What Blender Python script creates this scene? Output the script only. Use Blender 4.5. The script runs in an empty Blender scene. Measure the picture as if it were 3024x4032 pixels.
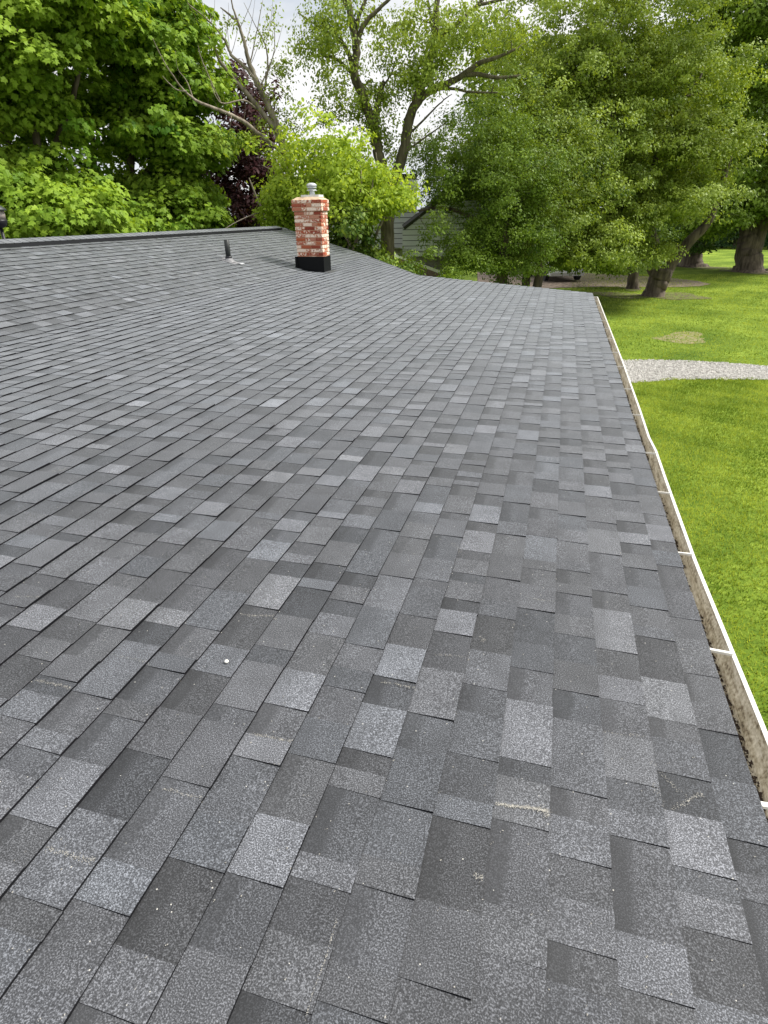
import bpy, math, random
import numpy as np
from mathutils import Matrix, Vector
random.seed(7); RNG = np.random.default_rng(11)
sc = bpy.context.scene
COL = sc.collection
GZ = 3.7                                     # camera height above the lawn
# ------------------------------------------------------------------ camera
Fd = np.array([-0.24423919, 0.85721678, -0.45335043])
Rd = np.array([0.9636379, 0.26680924, -0.01465706])
Ud = np.array([-0.10839381, 0.44044548, 0.89121185])
FPX = 2299.46
cam = bpy.data.cameras.new('camera'); camo = bpy.data.objects.new('camera', cam); COL.objects.link(camo)
camo.matrix_world = Matrix(((Rd[0], Ud[0], -Fd[0], 0), (Rd[1], Ud[1], -Fd[1], 0), (Rd[2], Ud[2], -Fd[2], GZ), (0, 0, 0, 1)))
cam.sensor_width = 36; cam.lens = 36 * FPX / 4032; cam.clip_start = 0.05; cam.clip_end = 2000
sc.camera = camo
# ------------------------------------------------------------------ light
SUN_EL, SUN_AZ = 52.0, 64.0                  # azimuth clockwise from +Y
w = bpy.data.worlds.new('World'); sc.world = w; w.use_nodes = True
nt = w.node_tree; nt.nodes.clear()
N = nt.nodes.new; L = nt.links.new
out = N('ShaderNodeOutputWorld'); bg = N('ShaderNodeBackground'); bg2 = N('ShaderNodeBackground'); mx = N('ShaderNodeMixShader')
sky = N('ShaderNodeTexSky'); sky.sky_type = 'NISHITA'; sky.sun_disc = False
sky.sun_elevation = math.radians(SUN_EL); sky.sun_rotation = math.radians(SUN_AZ)
L(sky.outputs[0], bg.inputs[0]); bg.inputs[1].default_value = 0.12
tc = N('ShaderNodeTexCoord'); mp = N('ShaderNodeMapping'); mp.inputs['Scale'].default_value = (1, 1, 3.2)
nz = N('ShaderNodeTexNoise'); nz.inputs['Scale'].default_value = 2.2; nz.inputs['Detail'].default_value = 6; nz.inputs['Roughness'].default_value = 0.55
L(tc.outputs['Generated'], mp.inputs[0]); L(mp.outputs[0], nz.inputs['Vector'])
cr = N('ShaderNodeValToRGB'); cr.color_ramp.elements[0].position = 0.36; cr.color_ramp.elements[0].color = (0.64, 0.69, 0.76, 1)
cr.color_ramp.elements[1].position = 0.56; cr.color_ramp.elements[1].color = (1.0, 1.0, 1.0, 1)
L(nz.outputs[0], cr.inputs[0]); L(cr.outputs[0], bg2.inputs[0]); bg2.inputs[1].default_value = 0.82
rc = N('ShaderNodeMapRange'); rc.inputs[1].default_value = 0.30; rc.inputs[2].default_value = 0.42; rc.inputs[3].default_value = 0.80; rc.inputs[4].default_value = 1.0
L(nz.outputs[0], rc.inputs[0]); L(rc.outputs[0], mx.inputs[0]); L(bg.outputs[0], mx.inputs[1]); L(bg2.outputs[0], mx.inputs[2]); L(mx.outputs[0], out.inputs[0])
sl = bpy.data.lights.new('sun', 'SUN'); sl.energy = 5.0; sl.angle = math.radians(11); sl.color = (1, 0.96, 0.88)
so = bpy.data.objects.new('sun', sl); COL.objects.link(so)
az, el = math.radians(SUN_AZ), math.radians(SUN_EL)
sd = Vector((math.sin(az) * math.cos(el), math.cos(az) * math.cos(el), math.sin(el)))
so.rotation_euler = sd.to_track_quat('Z', 'Y').to_euler(); so.location = sd * 40
sc.view_settings.view_transform = 'Standard'; sc.view_settings.look = 'None'; sc.view_settings.exposure = 0.40; sc.view_settings.gamma = 1.0
try: sc.view_settings.use_curve_mapping = False
except Exception: pass
sc.cycles.max_bounces = 6; sc.cycles.transparent_max_bounces = 8
# ------------------------------------------------------------------ helpers
def ray(x, y): return Fd + Rd * (x - 1512) / FPX - Ud * (y - 2016) / FPX
def atY(x, y, Y):
    v = ray(x, y); p = v * (Y / v[1]); return np.array([p[0], p[1], p[2] + GZ])
def atD(x, y, D):                             # at horizontal distance D from the camera
    v = ray(x, y); p = v * (D / math.hypot(v[0], v[1])); return np.array([p[0], p[1], p[2] + GZ])
def atZ(x, y, z=0.0):
    v = ray(x, y); p = v * ((z - GZ) / v[2]); return np.array([p[0], p[1], z])
def pix(P):
    d = P - np.array([0, 0, GZ]); dep = d @ Fd
    return 1512 + FPX * (d @ Rd) / dep, 2016 - FPX * (d @ Ud) / dep, dep
def tag(o, label=None, cat=None, group=None, kind=None):
    if label: o['label'] = label
    if cat: o['category'] = cat
    if group: o['group'] = group
    if kind: o['kind'] = kind
    return o
def link(name, me, mat=None, parent=None):
    o = bpy.data.objects.new(name, me); COL.objects.link(o)
    if mat is not None and me is not None and len(me.materials) == 0: me.materials.append(mat)
    if parent is not None: o.parent = parent
    return o
def empty(name, loc=(0, 0, 0)):
    o = bpy.data.objects.new(name, None); o.empty_display_size = 0.2; COL.objects.link(o); o.location = loc; return o
def mesh_np(name, V, F, attr=None, smooth=False, uv=None):
    """V (n,3), F (m,k); attr: (n,4) colour attribute 'tone'"""
    V = np.asarray(V, np.float32); F = np.asarray(F, np.int32)
    me = bpy.data.meshes.new(name)
    me.vertices.add(len(V)); me.vertices.foreach_set('co', V.ravel())
    me.loops.add(F.size); me.loops.foreach_set('vertex_index', F.ravel())
    me.polygons.add(len(F)); k = F.shape[1]
    me.polygons.foreach_set('loop_start', np.arange(0, F.size, k, dtype=np.int32))
    try: me.polygons.foreach_set('loop_total', np.full(len(F), k, np.int32))
    except Exception: pass
    me.update(calc_edges=True)
    if attr is not None:
        a = me.color_attributes.new('tone', 'FLOAT_COLOR', 'POINT'); a.data.foreach_set('color', np.asarray(attr, np.float32).ravel())
    me.polygons.foreach_set('use_smooth', np.full(len(F), smooth))
    me.validate(); return me
class MB:
    def __init__(s): s.v = []; s.f = []
    def add(s, vs, fs):
        b = len(s.v); s.v += [tuple(map(float, p)) for p in vs]; s.f += [tuple(b + i for i in f) for f in fs]; return s
    def box(s, a, b):
        x0, y0, z0 = a; x1, y1, z1 = b
        return s.add([(x0, y0, z0), (x1, y0, z0), (x1, y1, z0), (x0, y1, z0), (x0, y0, z1), (x1, y0, z1), (x1, y1, z1), (x0, y1, z1)],
                     [(0, 3, 2, 1), (4, 5, 6, 7), (0, 1, 5, 4), (1, 2, 6, 5), (2, 3, 7, 6), (3, 0, 4, 7)])
    def lathe(s, c, prof, n=20):
        vs = []; fs = []
        for r, z in prof:
            for i in range(n):
                a = 2 * math.pi * i / n; vs.append((c[0] + r * math.cos(a), c[1] + r * math.sin(a), c[2] + z))
        for j in range(len(prof) - 1):
            for i in range(n): fs.append((j * n + i, j * n + (i + 1) % n, (j + 1) * n + (i + 1) % n, (j + 1) * n + i))
        fs.append(tuple(range(n))[::-1]); fs.append(tuple((len(prof) - 1) * n + i for i in range(n)))
        return s.add(vs, fs)
    def tube(s, pts, rad, n=7, cap=True, flare=None):
        P = [np.asarray(p, float) for p in pts]; m = len(P); vs = []; fs = []
        ref = np.array([0.31, 0.17, 0.93])
        for i in range(m):
            t = P[min(i + 1, m - 1)] - P[max(i - 1, 0)]; t /= max(np.linalg.norm(t), 1e-9)
            if i == 0:
                rr = np.array([1.0, 0.2, 0]) if abs(t[2]) > 0.7 else np.array([0, 0, 1.0])
                a = np.cross(t, rr); a /= np.linalg.norm(a)
            else:
                a = a - t * (a @ t); a /= np.linalg.norm(a)
            b = np.cross(t, a)
            for k in range(n):
                an = 2 * math.pi * k / n; r = rad[i]
                if flare: r *= 1 + flare[i] * (0.5 + 0.5 * math.sin(an * 5 + 0.7)) + 0.05 * math.sin(an * 3 + i)
                vs.append(P[i] + r * (math.cos(an) * a + math.sin(an) * b))
        for i in range(m - 1):
            for k in range(n): fs.append((i * n + k, i * n + (k + 1) % n, (i + 1) * n + (k + 1) % n, (i + 1) * n + k))
        if cap: fs.append(tuple(range(n))[::-1]); fs.append(tuple((m - 1) * n + k for k in range(n)))
        return s.add(vs, fs)
    def build(s, name, mat, parent=None, smooth=False):
        me = bpy.data.meshes.new(name); me.from_pydata(s.v, [], s.f); me.update()
        if smooth: me.polygons.foreach_set('use_smooth', [True] * len(me.polygons))
        return link(name, me, mat, parent)
def spline(pts, rad, n=5):
    P = [np.asarray(p, float) for p in pts]; o = []; r = []
    for i in range(len(P) - 1):
        p0 = P[max(i - 1, 0)]; p1 = P[i]; p2 = P[i + 1]; p3 = P[min(i + 2, len(P) - 1)]
        for k in range(n):
            t = k / n
            o.append(0.5 * ((2 * p1) + (-p0 + p2) * t + (2 * p0 - 5 * p1 + 4 * p2 - p3) * t * t + (-p0 + 3 * p1 - 3 * p2 + p3) * t ** 3))
            r.append(rad[i] * (1 - t) + rad[i + 1] * t)
    o.append(P[-1]); r.append(rad[-1]); return o, r
# ------------------------------------------------------------------ materials
def mat(name, col=(0.5, 0.5, 0.5), rough=0.7, metal=0.0, spec=0.5):
    m = bpy.data.materials.new(name); m.use_nodes = True
    b = m.node_tree.nodes['Principled BSDF']; b.inputs['Base Color'].default_value = (*col, 1)
    b.inputs['Roughness'].default_value = rough; b.inputs['Metallic'].default_value = metal
    b.inputs['Specular IOR Level'].default_value = spec
    return m
def nodes(m): return m.node_tree.nodes, m.node_tree.links, m.node_tree.nodes['Principled BSDF']
def noise_mat(name, stops, scale, detail=4, rough=0.8, bump=0.0, bscale=None, bdist=0.01, stretch=(1, 1, 1), spec=0.4, coord='Object', nrough=0.55, metal=0):
    m = mat(name, rough=rough, spec=spec, metal=metal); n, l, b = nodes(m)
    t = n.new('ShaderNodeTexCoord'); mpn = n.new('ShaderNodeMapping'); mpn.inputs['Scale'].default_value = stretch
    l.new(t.outputs[coord], mpn.inputs[0])
    z = n.new('ShaderNodeTexNoise'); z.inputs['Scale'].default_value = scale; z.inputs['Detail'].default_value = detail; z.inputs['Roughness'].default_value = nrough
    l.new(mpn.outputs[0], z.inputs['Vector'])
    r = n.new('ShaderNodeValToRGB'); e = r.color_ramp.elements
    while len(e) < len(stops): e.new(0.5)
    for k, (p, c) in enumerate(stops): e[k].position = p; e[k].color = (*c, 1)
    l.new(z.outputs[0], r.inputs[0]); l.new(r.outputs[0], b.inputs['Base Color'])
    if bump:
        z2 = n.new('ShaderNodeTexNoise'); z2.inputs['Scale'].default_value = bscale or scale * 3; z2.inputs['Detail'].default_value = 4
        l.new(mpn.outputs[0], z2.inputs['Vector'])
        bp = n.new('ShaderNodeBump'); bp.inputs['Strength'].default_value = bump; bp.inputs['Distance'].default_value = bdist
        l.new(z2.outputs[0], bp.inputs['Height']); l.new(bp.outputs[0], b.inputs['Normal'])
    return m
def math_(n, l, op, a, b=None, c=None):
    x = n.new('ShaderNodeMath'); x.operation = op
    for i, q in enumerate((a, b, c)):
        if q is None: continue
        if isinstance(q, (int, float)): x.inputs[i].default_value = q
        else: l.new(q, x.inputs[i])
    return x.outputs[0]
# asphalt shingle: tone attribute = (lightness, v across the exposure, band amount, hue seed)
def shingle_mat():
    m = mat('shingle_granules', rough=0.75, spec=0.35); n, l, b = nodes(m)
    at = n.new('ShaderNodeAttribute'); at.attribute_name = 'tone'
    sep = n.new('ShaderNodeSeparateColor'); l.new(at.outputs['Color'], sep.inputs[0])
    tcn = n.new('ShaderNodeTexCoord')
    g = n.new('ShaderNodeTexNoise'); g.inputs['Scale'].default_value = 300; g.inputs['Detail'].default_value = 2.0; g.inputs['Roughness'].default_value = 0.6
    l.new(tcn.outputs['Object'], g.inputs['Vector'])
    gr = n.new('ShaderNodeValToRGB'); e = gr.color_ramp.elements; e[0].position = 0.36; e[0].color = (0.42, 0.42, 0.43, 1); e[1].position = 0.66; e[1].color = (2.7, 2.7, 2.7, 1)
    x = e.new(0.52); x.color = (0.95, 0.95, 0.95, 1)
    l.new(g.outputs[0], gr.inputs[0])
    # soft blotches over several tabs and inside a tab
    bl = n.new('ShaderNodeTexNoise'); bl.inputs['Scale'].default_value = 9; bl.inputs['Detail'].default_value = 3; l.new(tcn.outputs['Object'], bl.inputs['Vector'])
    blr = n.new('ShaderNodeMapRange'); blr.inputs[1].default_value = 0.3; blr.inputs[2].default_value = 0.7; blr.inputs[3].default_value = 0.86; blr.inputs[4].default_value = 1.14; l.new(bl.outputs[0], blr.inputs[0])
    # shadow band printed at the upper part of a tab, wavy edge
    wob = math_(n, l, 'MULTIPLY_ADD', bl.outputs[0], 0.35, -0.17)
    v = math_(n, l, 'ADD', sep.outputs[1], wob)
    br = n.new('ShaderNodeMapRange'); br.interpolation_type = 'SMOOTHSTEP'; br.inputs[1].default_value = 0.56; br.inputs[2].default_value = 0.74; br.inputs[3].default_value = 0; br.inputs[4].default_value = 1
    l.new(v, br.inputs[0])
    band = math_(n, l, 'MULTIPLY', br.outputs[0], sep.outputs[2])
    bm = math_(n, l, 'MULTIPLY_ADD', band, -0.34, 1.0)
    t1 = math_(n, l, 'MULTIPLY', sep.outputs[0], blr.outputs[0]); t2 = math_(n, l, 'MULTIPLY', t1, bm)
    # less granule contrast inside the band
    gc = n.new('ShaderNodeMix'); gc.data_type = 'RGBA'; l.new(math_(n, l, 'MULTIPLY', band, 0.55), gc.inputs[0]); l.new(gr.outputs[0], gc.inputs[6]); gc.inputs[7].default_value = (1, 1, 1, 1)
    tint = n.new('ShaderNodeValToRGB'); te = tint.color_ramp.elements
    te[0].position = 0.0; te[0].color = (0.93, 0.965, 1.06, 1); te[1].position = 1; te[1].color = (0.90, 0.965, 1.10, 1); q = te.new(0.5); q.color = (0.93, 0.965, 1.08, 1)
    l.new(at.outputs['Alpha'], tint.inputs[0])
    c1 = n.new('ShaderNodeMix'); c1.data_type = 'RGBA'; c1.blend_type = 'MULTIPLY'; c1.inputs[0].default_value = 1
    l.new(gc.outputs[2], c1.inputs[6]); l.new(tint.outputs[0], c1.inputs[7])
    vm = n.new('ShaderNodeVectorMath'); vm.operation = 'SCALE'; l.new(c1.outputs[2], vm.inputs[0]); l.new(t2, vm.inputs[3])
    # sparse pale granules
    vo = n.new('ShaderNodeTexVoronoi'); vo.inputs['Scale'].default_value = 26; l.new(tcn.outputs['Object'], vo.inputs['Vector'])
    sp = math_(n, l, 'LESS_THAN', vo.outputs['Distance'], 0.045)
    sc2 = n.new('ShaderNodeMix'); sc2.data_type = 'RGBA'; l.new(sp, sc2.inputs[0]); l.new(vm.outputs[0], sc2.inputs[6]); sc2.inputs[7].default_value = (0.42, 0.41, 0.38, 1)
    l.new(sc2.outputs[2], b.inputs['Base Color'])
    bp = n.new('ShaderNodeBump'); bp.inputs['Strength'].default_value = 0.5; bp.inputs['Distance'].default_value = 0.0012; l.new(g.outputs[0], bp.inputs['Height']); l.new(bp.outputs[0], b.inputs['Normal'])
    b.inputs['Sheen Weight'].default_value = 1.0; b.inputs['Sheen Roughness'].default_value = 0.28; b.inputs['Sheen Tint'].default_value = (0.92, 0.96, 1, 1)
    return m
M_SH = shingle_mat()
M_EDGE = mat('cut_asphalt_edge', (0.010, 0.010, 0.012), 0.9, spec=0.1)
M_DECK_LAPSHADE = mat('felt_and_lap_shade', (0.012, 0.012, 0.014), 0.9)  # roof felt, and the painted lap shade behind the neighbour's boards
def leaf_mat(name, dark, light, trans=0.35, rough=0.5):
    m = bpy.data.materials.new(name); m.use_nodes = True; n, l = m.node_tree.nodes, m.node_tree.links; n.clear()
    o = n.new('ShaderNodeOutputMaterial'); at = n.new('ShaderNodeAttribute'); at.attribute_name = 'tone'
    sep = n.new('ShaderNodeSeparateColor'); l.new(at.outputs['Color'], sep.inputs[0])
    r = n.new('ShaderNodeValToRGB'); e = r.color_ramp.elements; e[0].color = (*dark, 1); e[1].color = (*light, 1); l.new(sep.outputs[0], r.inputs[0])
    p = n.new('ShaderNodeBsdfPrincipled'); p.inputs['Roughness'].default_value = rough; p.inputs['Specular IOR Level'].default_value = 0.12; l.new(r.outputs[0], p.inputs['Base Color'])
    t = n.new('ShaderNodeBsdfTranslucent'); tm = n.new('ShaderNodeMix'); tm.data_type = 'RGBA'; tm.blend_type = 'MULTIPLY'; tm.inputs[0].default_value = 1
    l.new(r.outputs[0], tm.inputs[6]); tm.inputs[7].default_value = (1.5, 1.35, 0.6, 1); l.new(tm.outputs[2], t.inputs[0])
    mxs = n.new('ShaderNodeMixShader'); mxs.inputs[0].default_value = trans; l.new(p.outputs[0], mxs.inputs[1]); l.new(t.outputs[0], mxs.inputs[2]); l.new(mxs.outputs[0], o.inputs[0])
    return m
M_LMAPLE = leaf_mat('maple_leaf', (0.065, 0.16, 0.012), (0.34, 0.48, 0.055))
M_LYEL = leaf_mat('spring_leaf', (0.15, 0.25, 0.025), (0.38, 0.50, 0.07), 0.5)
M_LGREEN = leaf_mat('green_leaf', (0.045, 0.095, 0.014), (0.29, 0.38, 0.055), 0.27)
M_LDARK = leaf_mat('dark_green_leaf', (0.04, 0.085, 0.012), (0.21, 0.31, 0.04), 0.27)
M_LPURP = leaf_mat('purple_leaf', (0.022, 0.010, 0.012), (0.075, 0.028, 0.032), 0.25)
M_LCONIF = leaf_mat('conifer_needles', (0.02, 0.05, 0.018), (0.06, 0.115, 0.035), 0.15)
M_GRASS = leaf_mat('grass_blade', (0.085, 0.16, 0.014), (0.42, 0.50, 0.10), 0.35)
M_BARK = noise_mat('bark', [(0.3, (0.035, 0.027, 0.02)), (0.7, (0.17, 0.135, 0.10))], 6, 6, 0.95, 0.9, 14, 0.03, (1, 1, 0.18))
M_BARKG = noise_mat('mossy_bark', [(0.3, (0.045, 0.038, 0.024)), (0.7, (0.16, 0.14, 0.085))], 9, 6, 0.95, 0.8, 16, 0.03, (1, 1, 0.2))
M_BARKP = noise_mat('pale_dead_bark', [(0.3, (0.10, 0.08, 0.06)), (0.7, (0.36, 0.31, 0.25))], 8, 5, 0.95, 0.5, 20, 0.02, (1, 1, 0.3))
# ------------------------------------------------------------------ ground
def ground_mat():
    m = mat('lawn_soil', rough=0.95, spec=0.15); n, l, b = nodes(m)
    t = n.new('ShaderNodeTexCoord')
    a = n.new('ShaderNodeTexNoise'); a.inputs['Scale'].default_value = 0.35; a.inputs['Detail'].default_value = 5; l.new(t.outputs['Object'], a.inputs['Vector'])
    f = n.new('ShaderNodeTexNoise'); f.inputs['Scale'].default_value = 7; f.inputs['Detail'].default_value = 6; f.inputs['Roughness'].default_value = 0.7; l.new(t.outputs['Object'], f.inputs['Vector'])
    s = math_(n, l, 'ADD', math_(n, l, 'MULTIPLY', a.outputs[0], 0.5), math_(n, l, 'MULTIPLY', f.outputs[0], 0.5))
    r = n.new('ShaderNodeValToRGB'); e = r.color_ramp.elements
    e[0].position = 0.36; e[0].color = (0.055, 0.11, 0.010, 1); e[1].position = 0.62; e[1].color = (0.28, 0.37, 0.05, 1); q = e.new(0.5); q.color = (0.14, 0.21, 0.02, 1)
    l.new(s, r.inputs[0]); l.new(r.outputs[0], b.inputs['Base Color'])
    bp = n.new('ShaderNodeBump'); bp.inputs['Strength'].default_value = 0.9; bp.inputs['Distance'].default_value = 0.08; l.new(f.outputs[0], bp.inputs['Height']); l.new(bp.outputs[0], b.inputs['Normal'])
    return m
xs = np.concatenate([np.linspace(-600, -60, 10), np.linspace(-50, 60, 80), np.linspace(70, 600, 10)])
ys = np.concatenate([np.linspace(-300, -20, 8), np.linspace(-15, 90, 80), np.linspace(100, 900, 12)])
XX, YY = np.meshgrid(xs, ys, indexing='ij')
def gz(x, y): return 0.05 * np.sin(x * 0.31 + 1.3) * np.sin(y * 0.23) * np.clip((y - 22) / 10, 0, 1)
V = np.stack([XX, YY, gz(XX, YY)], -1).reshape(-1, 3); nx, ny = XX.shape
I = np.arange(nx * ny).reshape(nx, ny)
Fq = np.stack([I[:-1, :-1], I[1:, :-1], I[1:, 1:], I[:-1, 1:]], -1).reshape(-1, 4)
tag(link('lawn_ground', mesh_np('lawn_ground', V, Fq, smooth=True), ground_mat()), kind='structure')
def sheet(name, pts, z, m, thick=0.0, sub=True):
    mb = MB(); n = len(pts); mb.add([(p[0], p[1], z + (gz(p[0], p[1]))) for p in pts], [tuple(range(n))]); return mb.build(name, m)
M_GRAV = noise_mat('gravel', [(0.3, (0.20, 0.19, 0.17)), (0.6, (0.46, 0.44, 0.41))], 22, 4, 0.95, 0.8, 40, 0.03)
M_STONE = noise_mat('pale_stone', [(0.35, (0.24, 0.23, 0.21)), (0.65, (0.62, 0.60, 0.57))], 18, 2, 0.9)
M_DIRT = noise_mat('dry_dirt', [(0.3, (0.10, 0.075, 0.055)), (0.7, (0.27, 0.21, 0.165))], 5, 6, 0.95, 0.6, 18, 0.03)
def path_edges():
    far = [(2449, 1421), (2560, 1420), (2700, 1424), (2860, 1432), (3024, 1446)]
    near = [(2455, 1506), (2560, 1500), (2640, 1492), (2800, 1490), (3024, 1492)]
    fp = [atZ(*q) for q in far]; npz = [atZ(*q) for q in near]
    fp = [fp[0] + (fp[0] - fp[1]) * 3] + fp + [fp[-1] + (fp[-1] - fp[-2]) * 5]
    npz = [npz[0] + (npz[0] - npz[1]) * 3] + npz + [npz[-1] + (npz[-1] - npz[-2]) * 6 * np.array([1, 1, 1])]
    return fp, npz
FP, NP = path_edges()
def jag(pts, amp, n=14):
    o = []
    for a, b in zip(pts[:-1], pts[1:]):
        for k in range(n): p = a + (b - a) * k / n; o.append(p + np.array([0, random.gauss(0, amp), 0]))
    return o + [pts[-1]]
jf, jn = jag(FP, 0.07), jag(NP, 0.09)
tag(sheet('gravel_path', list(jf) + list(jn)[::-1], 0.006, M_GRAV), kind='structure')
def path_y(x, pts):
    for a, b in zip(pts[:-1], pts[1:]):
        if a[0] <= x <= b[0]: return a[1] + (b[1] - a[1]) * (x - a[0]) / (b[0] - a[0])
    return None
def scatter_mesh(pos, scale, tmplV, tmplF, tone, rot=None, zrot_only=False, flat=1.0):
    n = len(pos); k = len(tmplV); a = RNG.uniform(0, 2 * math.pi, n)
    R = np.zeros((n, 3, 3)); R[:, 0, 0] = np.cos(a); R[:, 0, 1] = -np.sin(a); R[:, 1, 0] = np.sin(a); R[:, 1, 1] = np.cos(a); R[:, 2, 2] = 1
    if rot is not None: R = rot
    V = np.einsum('nij,kj->nki', R, tmplV) * scale[:, None, None] + pos[:, None, :]
    F = (tmplF[None] + (np.arange(n) * k)[:, None, None]).reshape(-1, tmplF.shape[1])
    t = np.repeat(tone, k, axis=0)
    return V.reshape(-1, 3), F, t
OCV = np.array([(1, 0, 0), (0, 1, 0), (-1, 0.1, 0), (0, -0.8, 0.1), (0.1, 0, 0.7), (0, 0, -0.3)], float); OCF = np.array([(0, 1, 4), (1, 2, 4), (2, 3, 4), (3, 0, 4), (1, 0, 5), (2, 1, 5), (3, 2, 5), (0, 3, 5)])
pts = []
x0, x1 = NP[0][0], 14.0
while len(pts) < 15000:
    x = random.uniform(0.6, x1); ya, yb = path_y(x, NP), path_y(x, FP)
    if ya is None or yb is None or ya >= yb: continue
    y = random.uniform(ya - 0.12, yb + 0.10); pts.append((x, y, 0.012))
pts = np.array(pts); s = RNG.uniform(0.012, 0.032, len(pts)); tn = np.ones((len(pts), 4)); 
Vv, Ff, _ = scatter_mesh(pts, s, OCV, OCF, tn)
tag(link('gravel_stones', mesh_np('gravel_stones', Vv, Ff), M_STONE), 'loose pale gravel stones covering the path across the lawn', 'gravel', kind='stuff')
# dirt patches
def blob2(cx, cy, rx, ry, n=40, amp=0.18, rot=0):
    o = []
    ph = [random.uniform(0, 6.28) for _ in range(5)]
    for i in range(n):
        a = 2 * math.pi * i / n; r = 1 + sum(amp / (k + 1) * math.sin((k + 2) * a + ph[k]) for k in range(5))
        x, y = rx * r * math.cos(a), ry * r * math.sin(a); o.append((cx + x * math.cos(rot) - y * math.sin(rot), cy + x * math.sin(rot) + y * math.cos(rot)))
    return o
M_BARE = noise_mat('bare_lawn_patch', [(0.38, (0.11, 0.17, 0.02)), (0.5, (0.19, 0.18, 0.07)), (0.7, (0.28, 0.22, 0.14))], 6, 6, 0.95, 0.5, 20, 0.03)
c = atZ(2685, 1331); tag(sheet('bare_soil_patch', blob2(c[0], c[1], 0.95, 0.72, 60, .4), 0.005, M_BARE), kind='structure')
dv = [(1880, 1150), (2150, 1140), (2330, 1134), (2480, 1133), (2640, 1132), (2750, 1127), (2800, 1118), (2740, 1106), (2640, 1096), (2480, 1085), (2300, 1074), (2100, 1060), (1880, 1050)]
dvp = [atZ(*q) for q in dv]
tag(sheet('dirt_driveway', jag(dvp, 0.05, 6), 0.02, M_DIRT), kind='structure')
# ------------------------------------------------------------------ grass
def grass(name, n, xr, yr, h, wd, label, clear, edge=0.8):
    x = RNG.uniform(xr[0], xr[1], n); u = RNG.uniform(0, 1, n); y = yr[0] + (yr[1] - yr[0]) * u ** edge
    keep = np.ones(n, bool)
    ya = np.array([path_y(q, NP) or 99 for q in x]); yb = np.array([path_y(q, FP) or -99 for q in x])
    keep &= ~((y > ya - 0.03 + 0.10 * np.sin(x * 7) * np.sin(x * 2.9)) & (y < yb + 0.03 + 0.10 * np.sin(x * 5.3))); 
    keep &= ~((np.hypot((x - c[0]) / 0.9, (y - c[1]) / 0.65) < 1) & (RNG.uniform(0, 1, n) < 0.2))
    keep &= RNG.uniform(0, 1, n) > clear(x, y)
    x, y = x[keep], y[keep]; n = len(x)
    a = RNG.uniform(0, 2 * math.pi, n); lean = RNG.uniform(0.1, 0.9, n); hh = h * RNG.uniform(0.5, 1.3, n); ww = wd * RNG.uniform(0.6, 1.4, n)
    b = RNG.uniform(0, 2 * math.pi, n)
    base = np.stack([x, y, gz(x, y)], -1); side = np.stack([np.cos(a), np.sin(a), 0 * a], -1) * ww[:, None] / 2
    tip = base + np.stack([np.cos(b) * lean * hh, np.sin(b) * lean * hh, hh], -1)
    Vx = np.stack([base - side, base + side, tip], 1).reshape(-1, 3); F = np.arange(3 * n).reshape(-1, 3)
    pat = 0.5 + 0.3 * np.sin(x * 1.7 + np.sin(y * 1.1) * 2) * np.sin(y * 1.3 + 0.7) + 0.22 * np.sin(x * 5.1 + y * 2.3) * np.sin(y * 4.7 - x)
    tone = np.clip(pat + RNG.normal(0, 0.24, n), 0, 1); t = np.repeat(np.stack([tone] * 3 + [np.ones(n)], -1), 3, axis=0)
    tag(link(name, mesh_np(name, Vx, F, t), M_GRASS), label, 'grass', kind='stuff')
grass('lawn_grass', 330000, (0.7, 12.5), (2.0, 16.5), 0.042, 0.011, 'short bright green grass of the lawn between the roof edge and gravel path', lambda x, y: np.clip((x - 1.5 - y * 0.72) / 1.0, 0, 1))
grass('far_lawn_grass', 150000, (0.7, 22), (15.5, 44), 0.05, 0.02, 'mown green grass beyond the gravel path under the trees', lambda x, y: np.clip((x - 1.5 - y * 0.72) / 1.0, 0, 1), 1.0)
# ------------------------------------------------------------------ house
house = tag(empty('house', (0, 0, 0)), 'low house with dark grey shingle roof, brick chimney and white gutter, in the foreground', 'house')
PHI = math.radians(3.98413911); STP = math.radians(16.2); H0 = 1.37395
e1 = np.array([math.cos(PHI), 0, -math.sin(PHI)]); n1 = np.array([math.sin(PHI), 0, math.cos(PHI)])
O1 = -H0 * n1 + np.array([0, 0, GZ])
UB = -4.97
e2 = np.array([math.cos(STP), 0, -math.sin(STP)]); n2 = np.array([math.sin(STP), 0, math.cos(STP)])
BR = O1 + UB * e1                                  # pitch break
S_R = (-7.56 - BR[0]) / e2[0]                      # slope coordinate of the ridge (negative)
def surf(u, y, h):
    """point on the roof: u down-slope coordinate (0 near the camera), height h over the deck; blended at the pitch break"""
    if u >= UB: p = O1 + u * e1 + n1 * h
    else: p = BR + (u - UB) * e2 + n2 * h
    return np.array([p[0], y, p[2]])
UR = UB + S_R
def ymax(u):
    if u >= -2.81: return 12.74 + (0.77 - u) / 3.58 * 0.49
    if u >= -5.0: return 13.23 + (-2.81 - u) / 2.19 * 3.57
    return 16.8
YMIN = -3.0; EXPO = 0.1435; UE = 0.77
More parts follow.
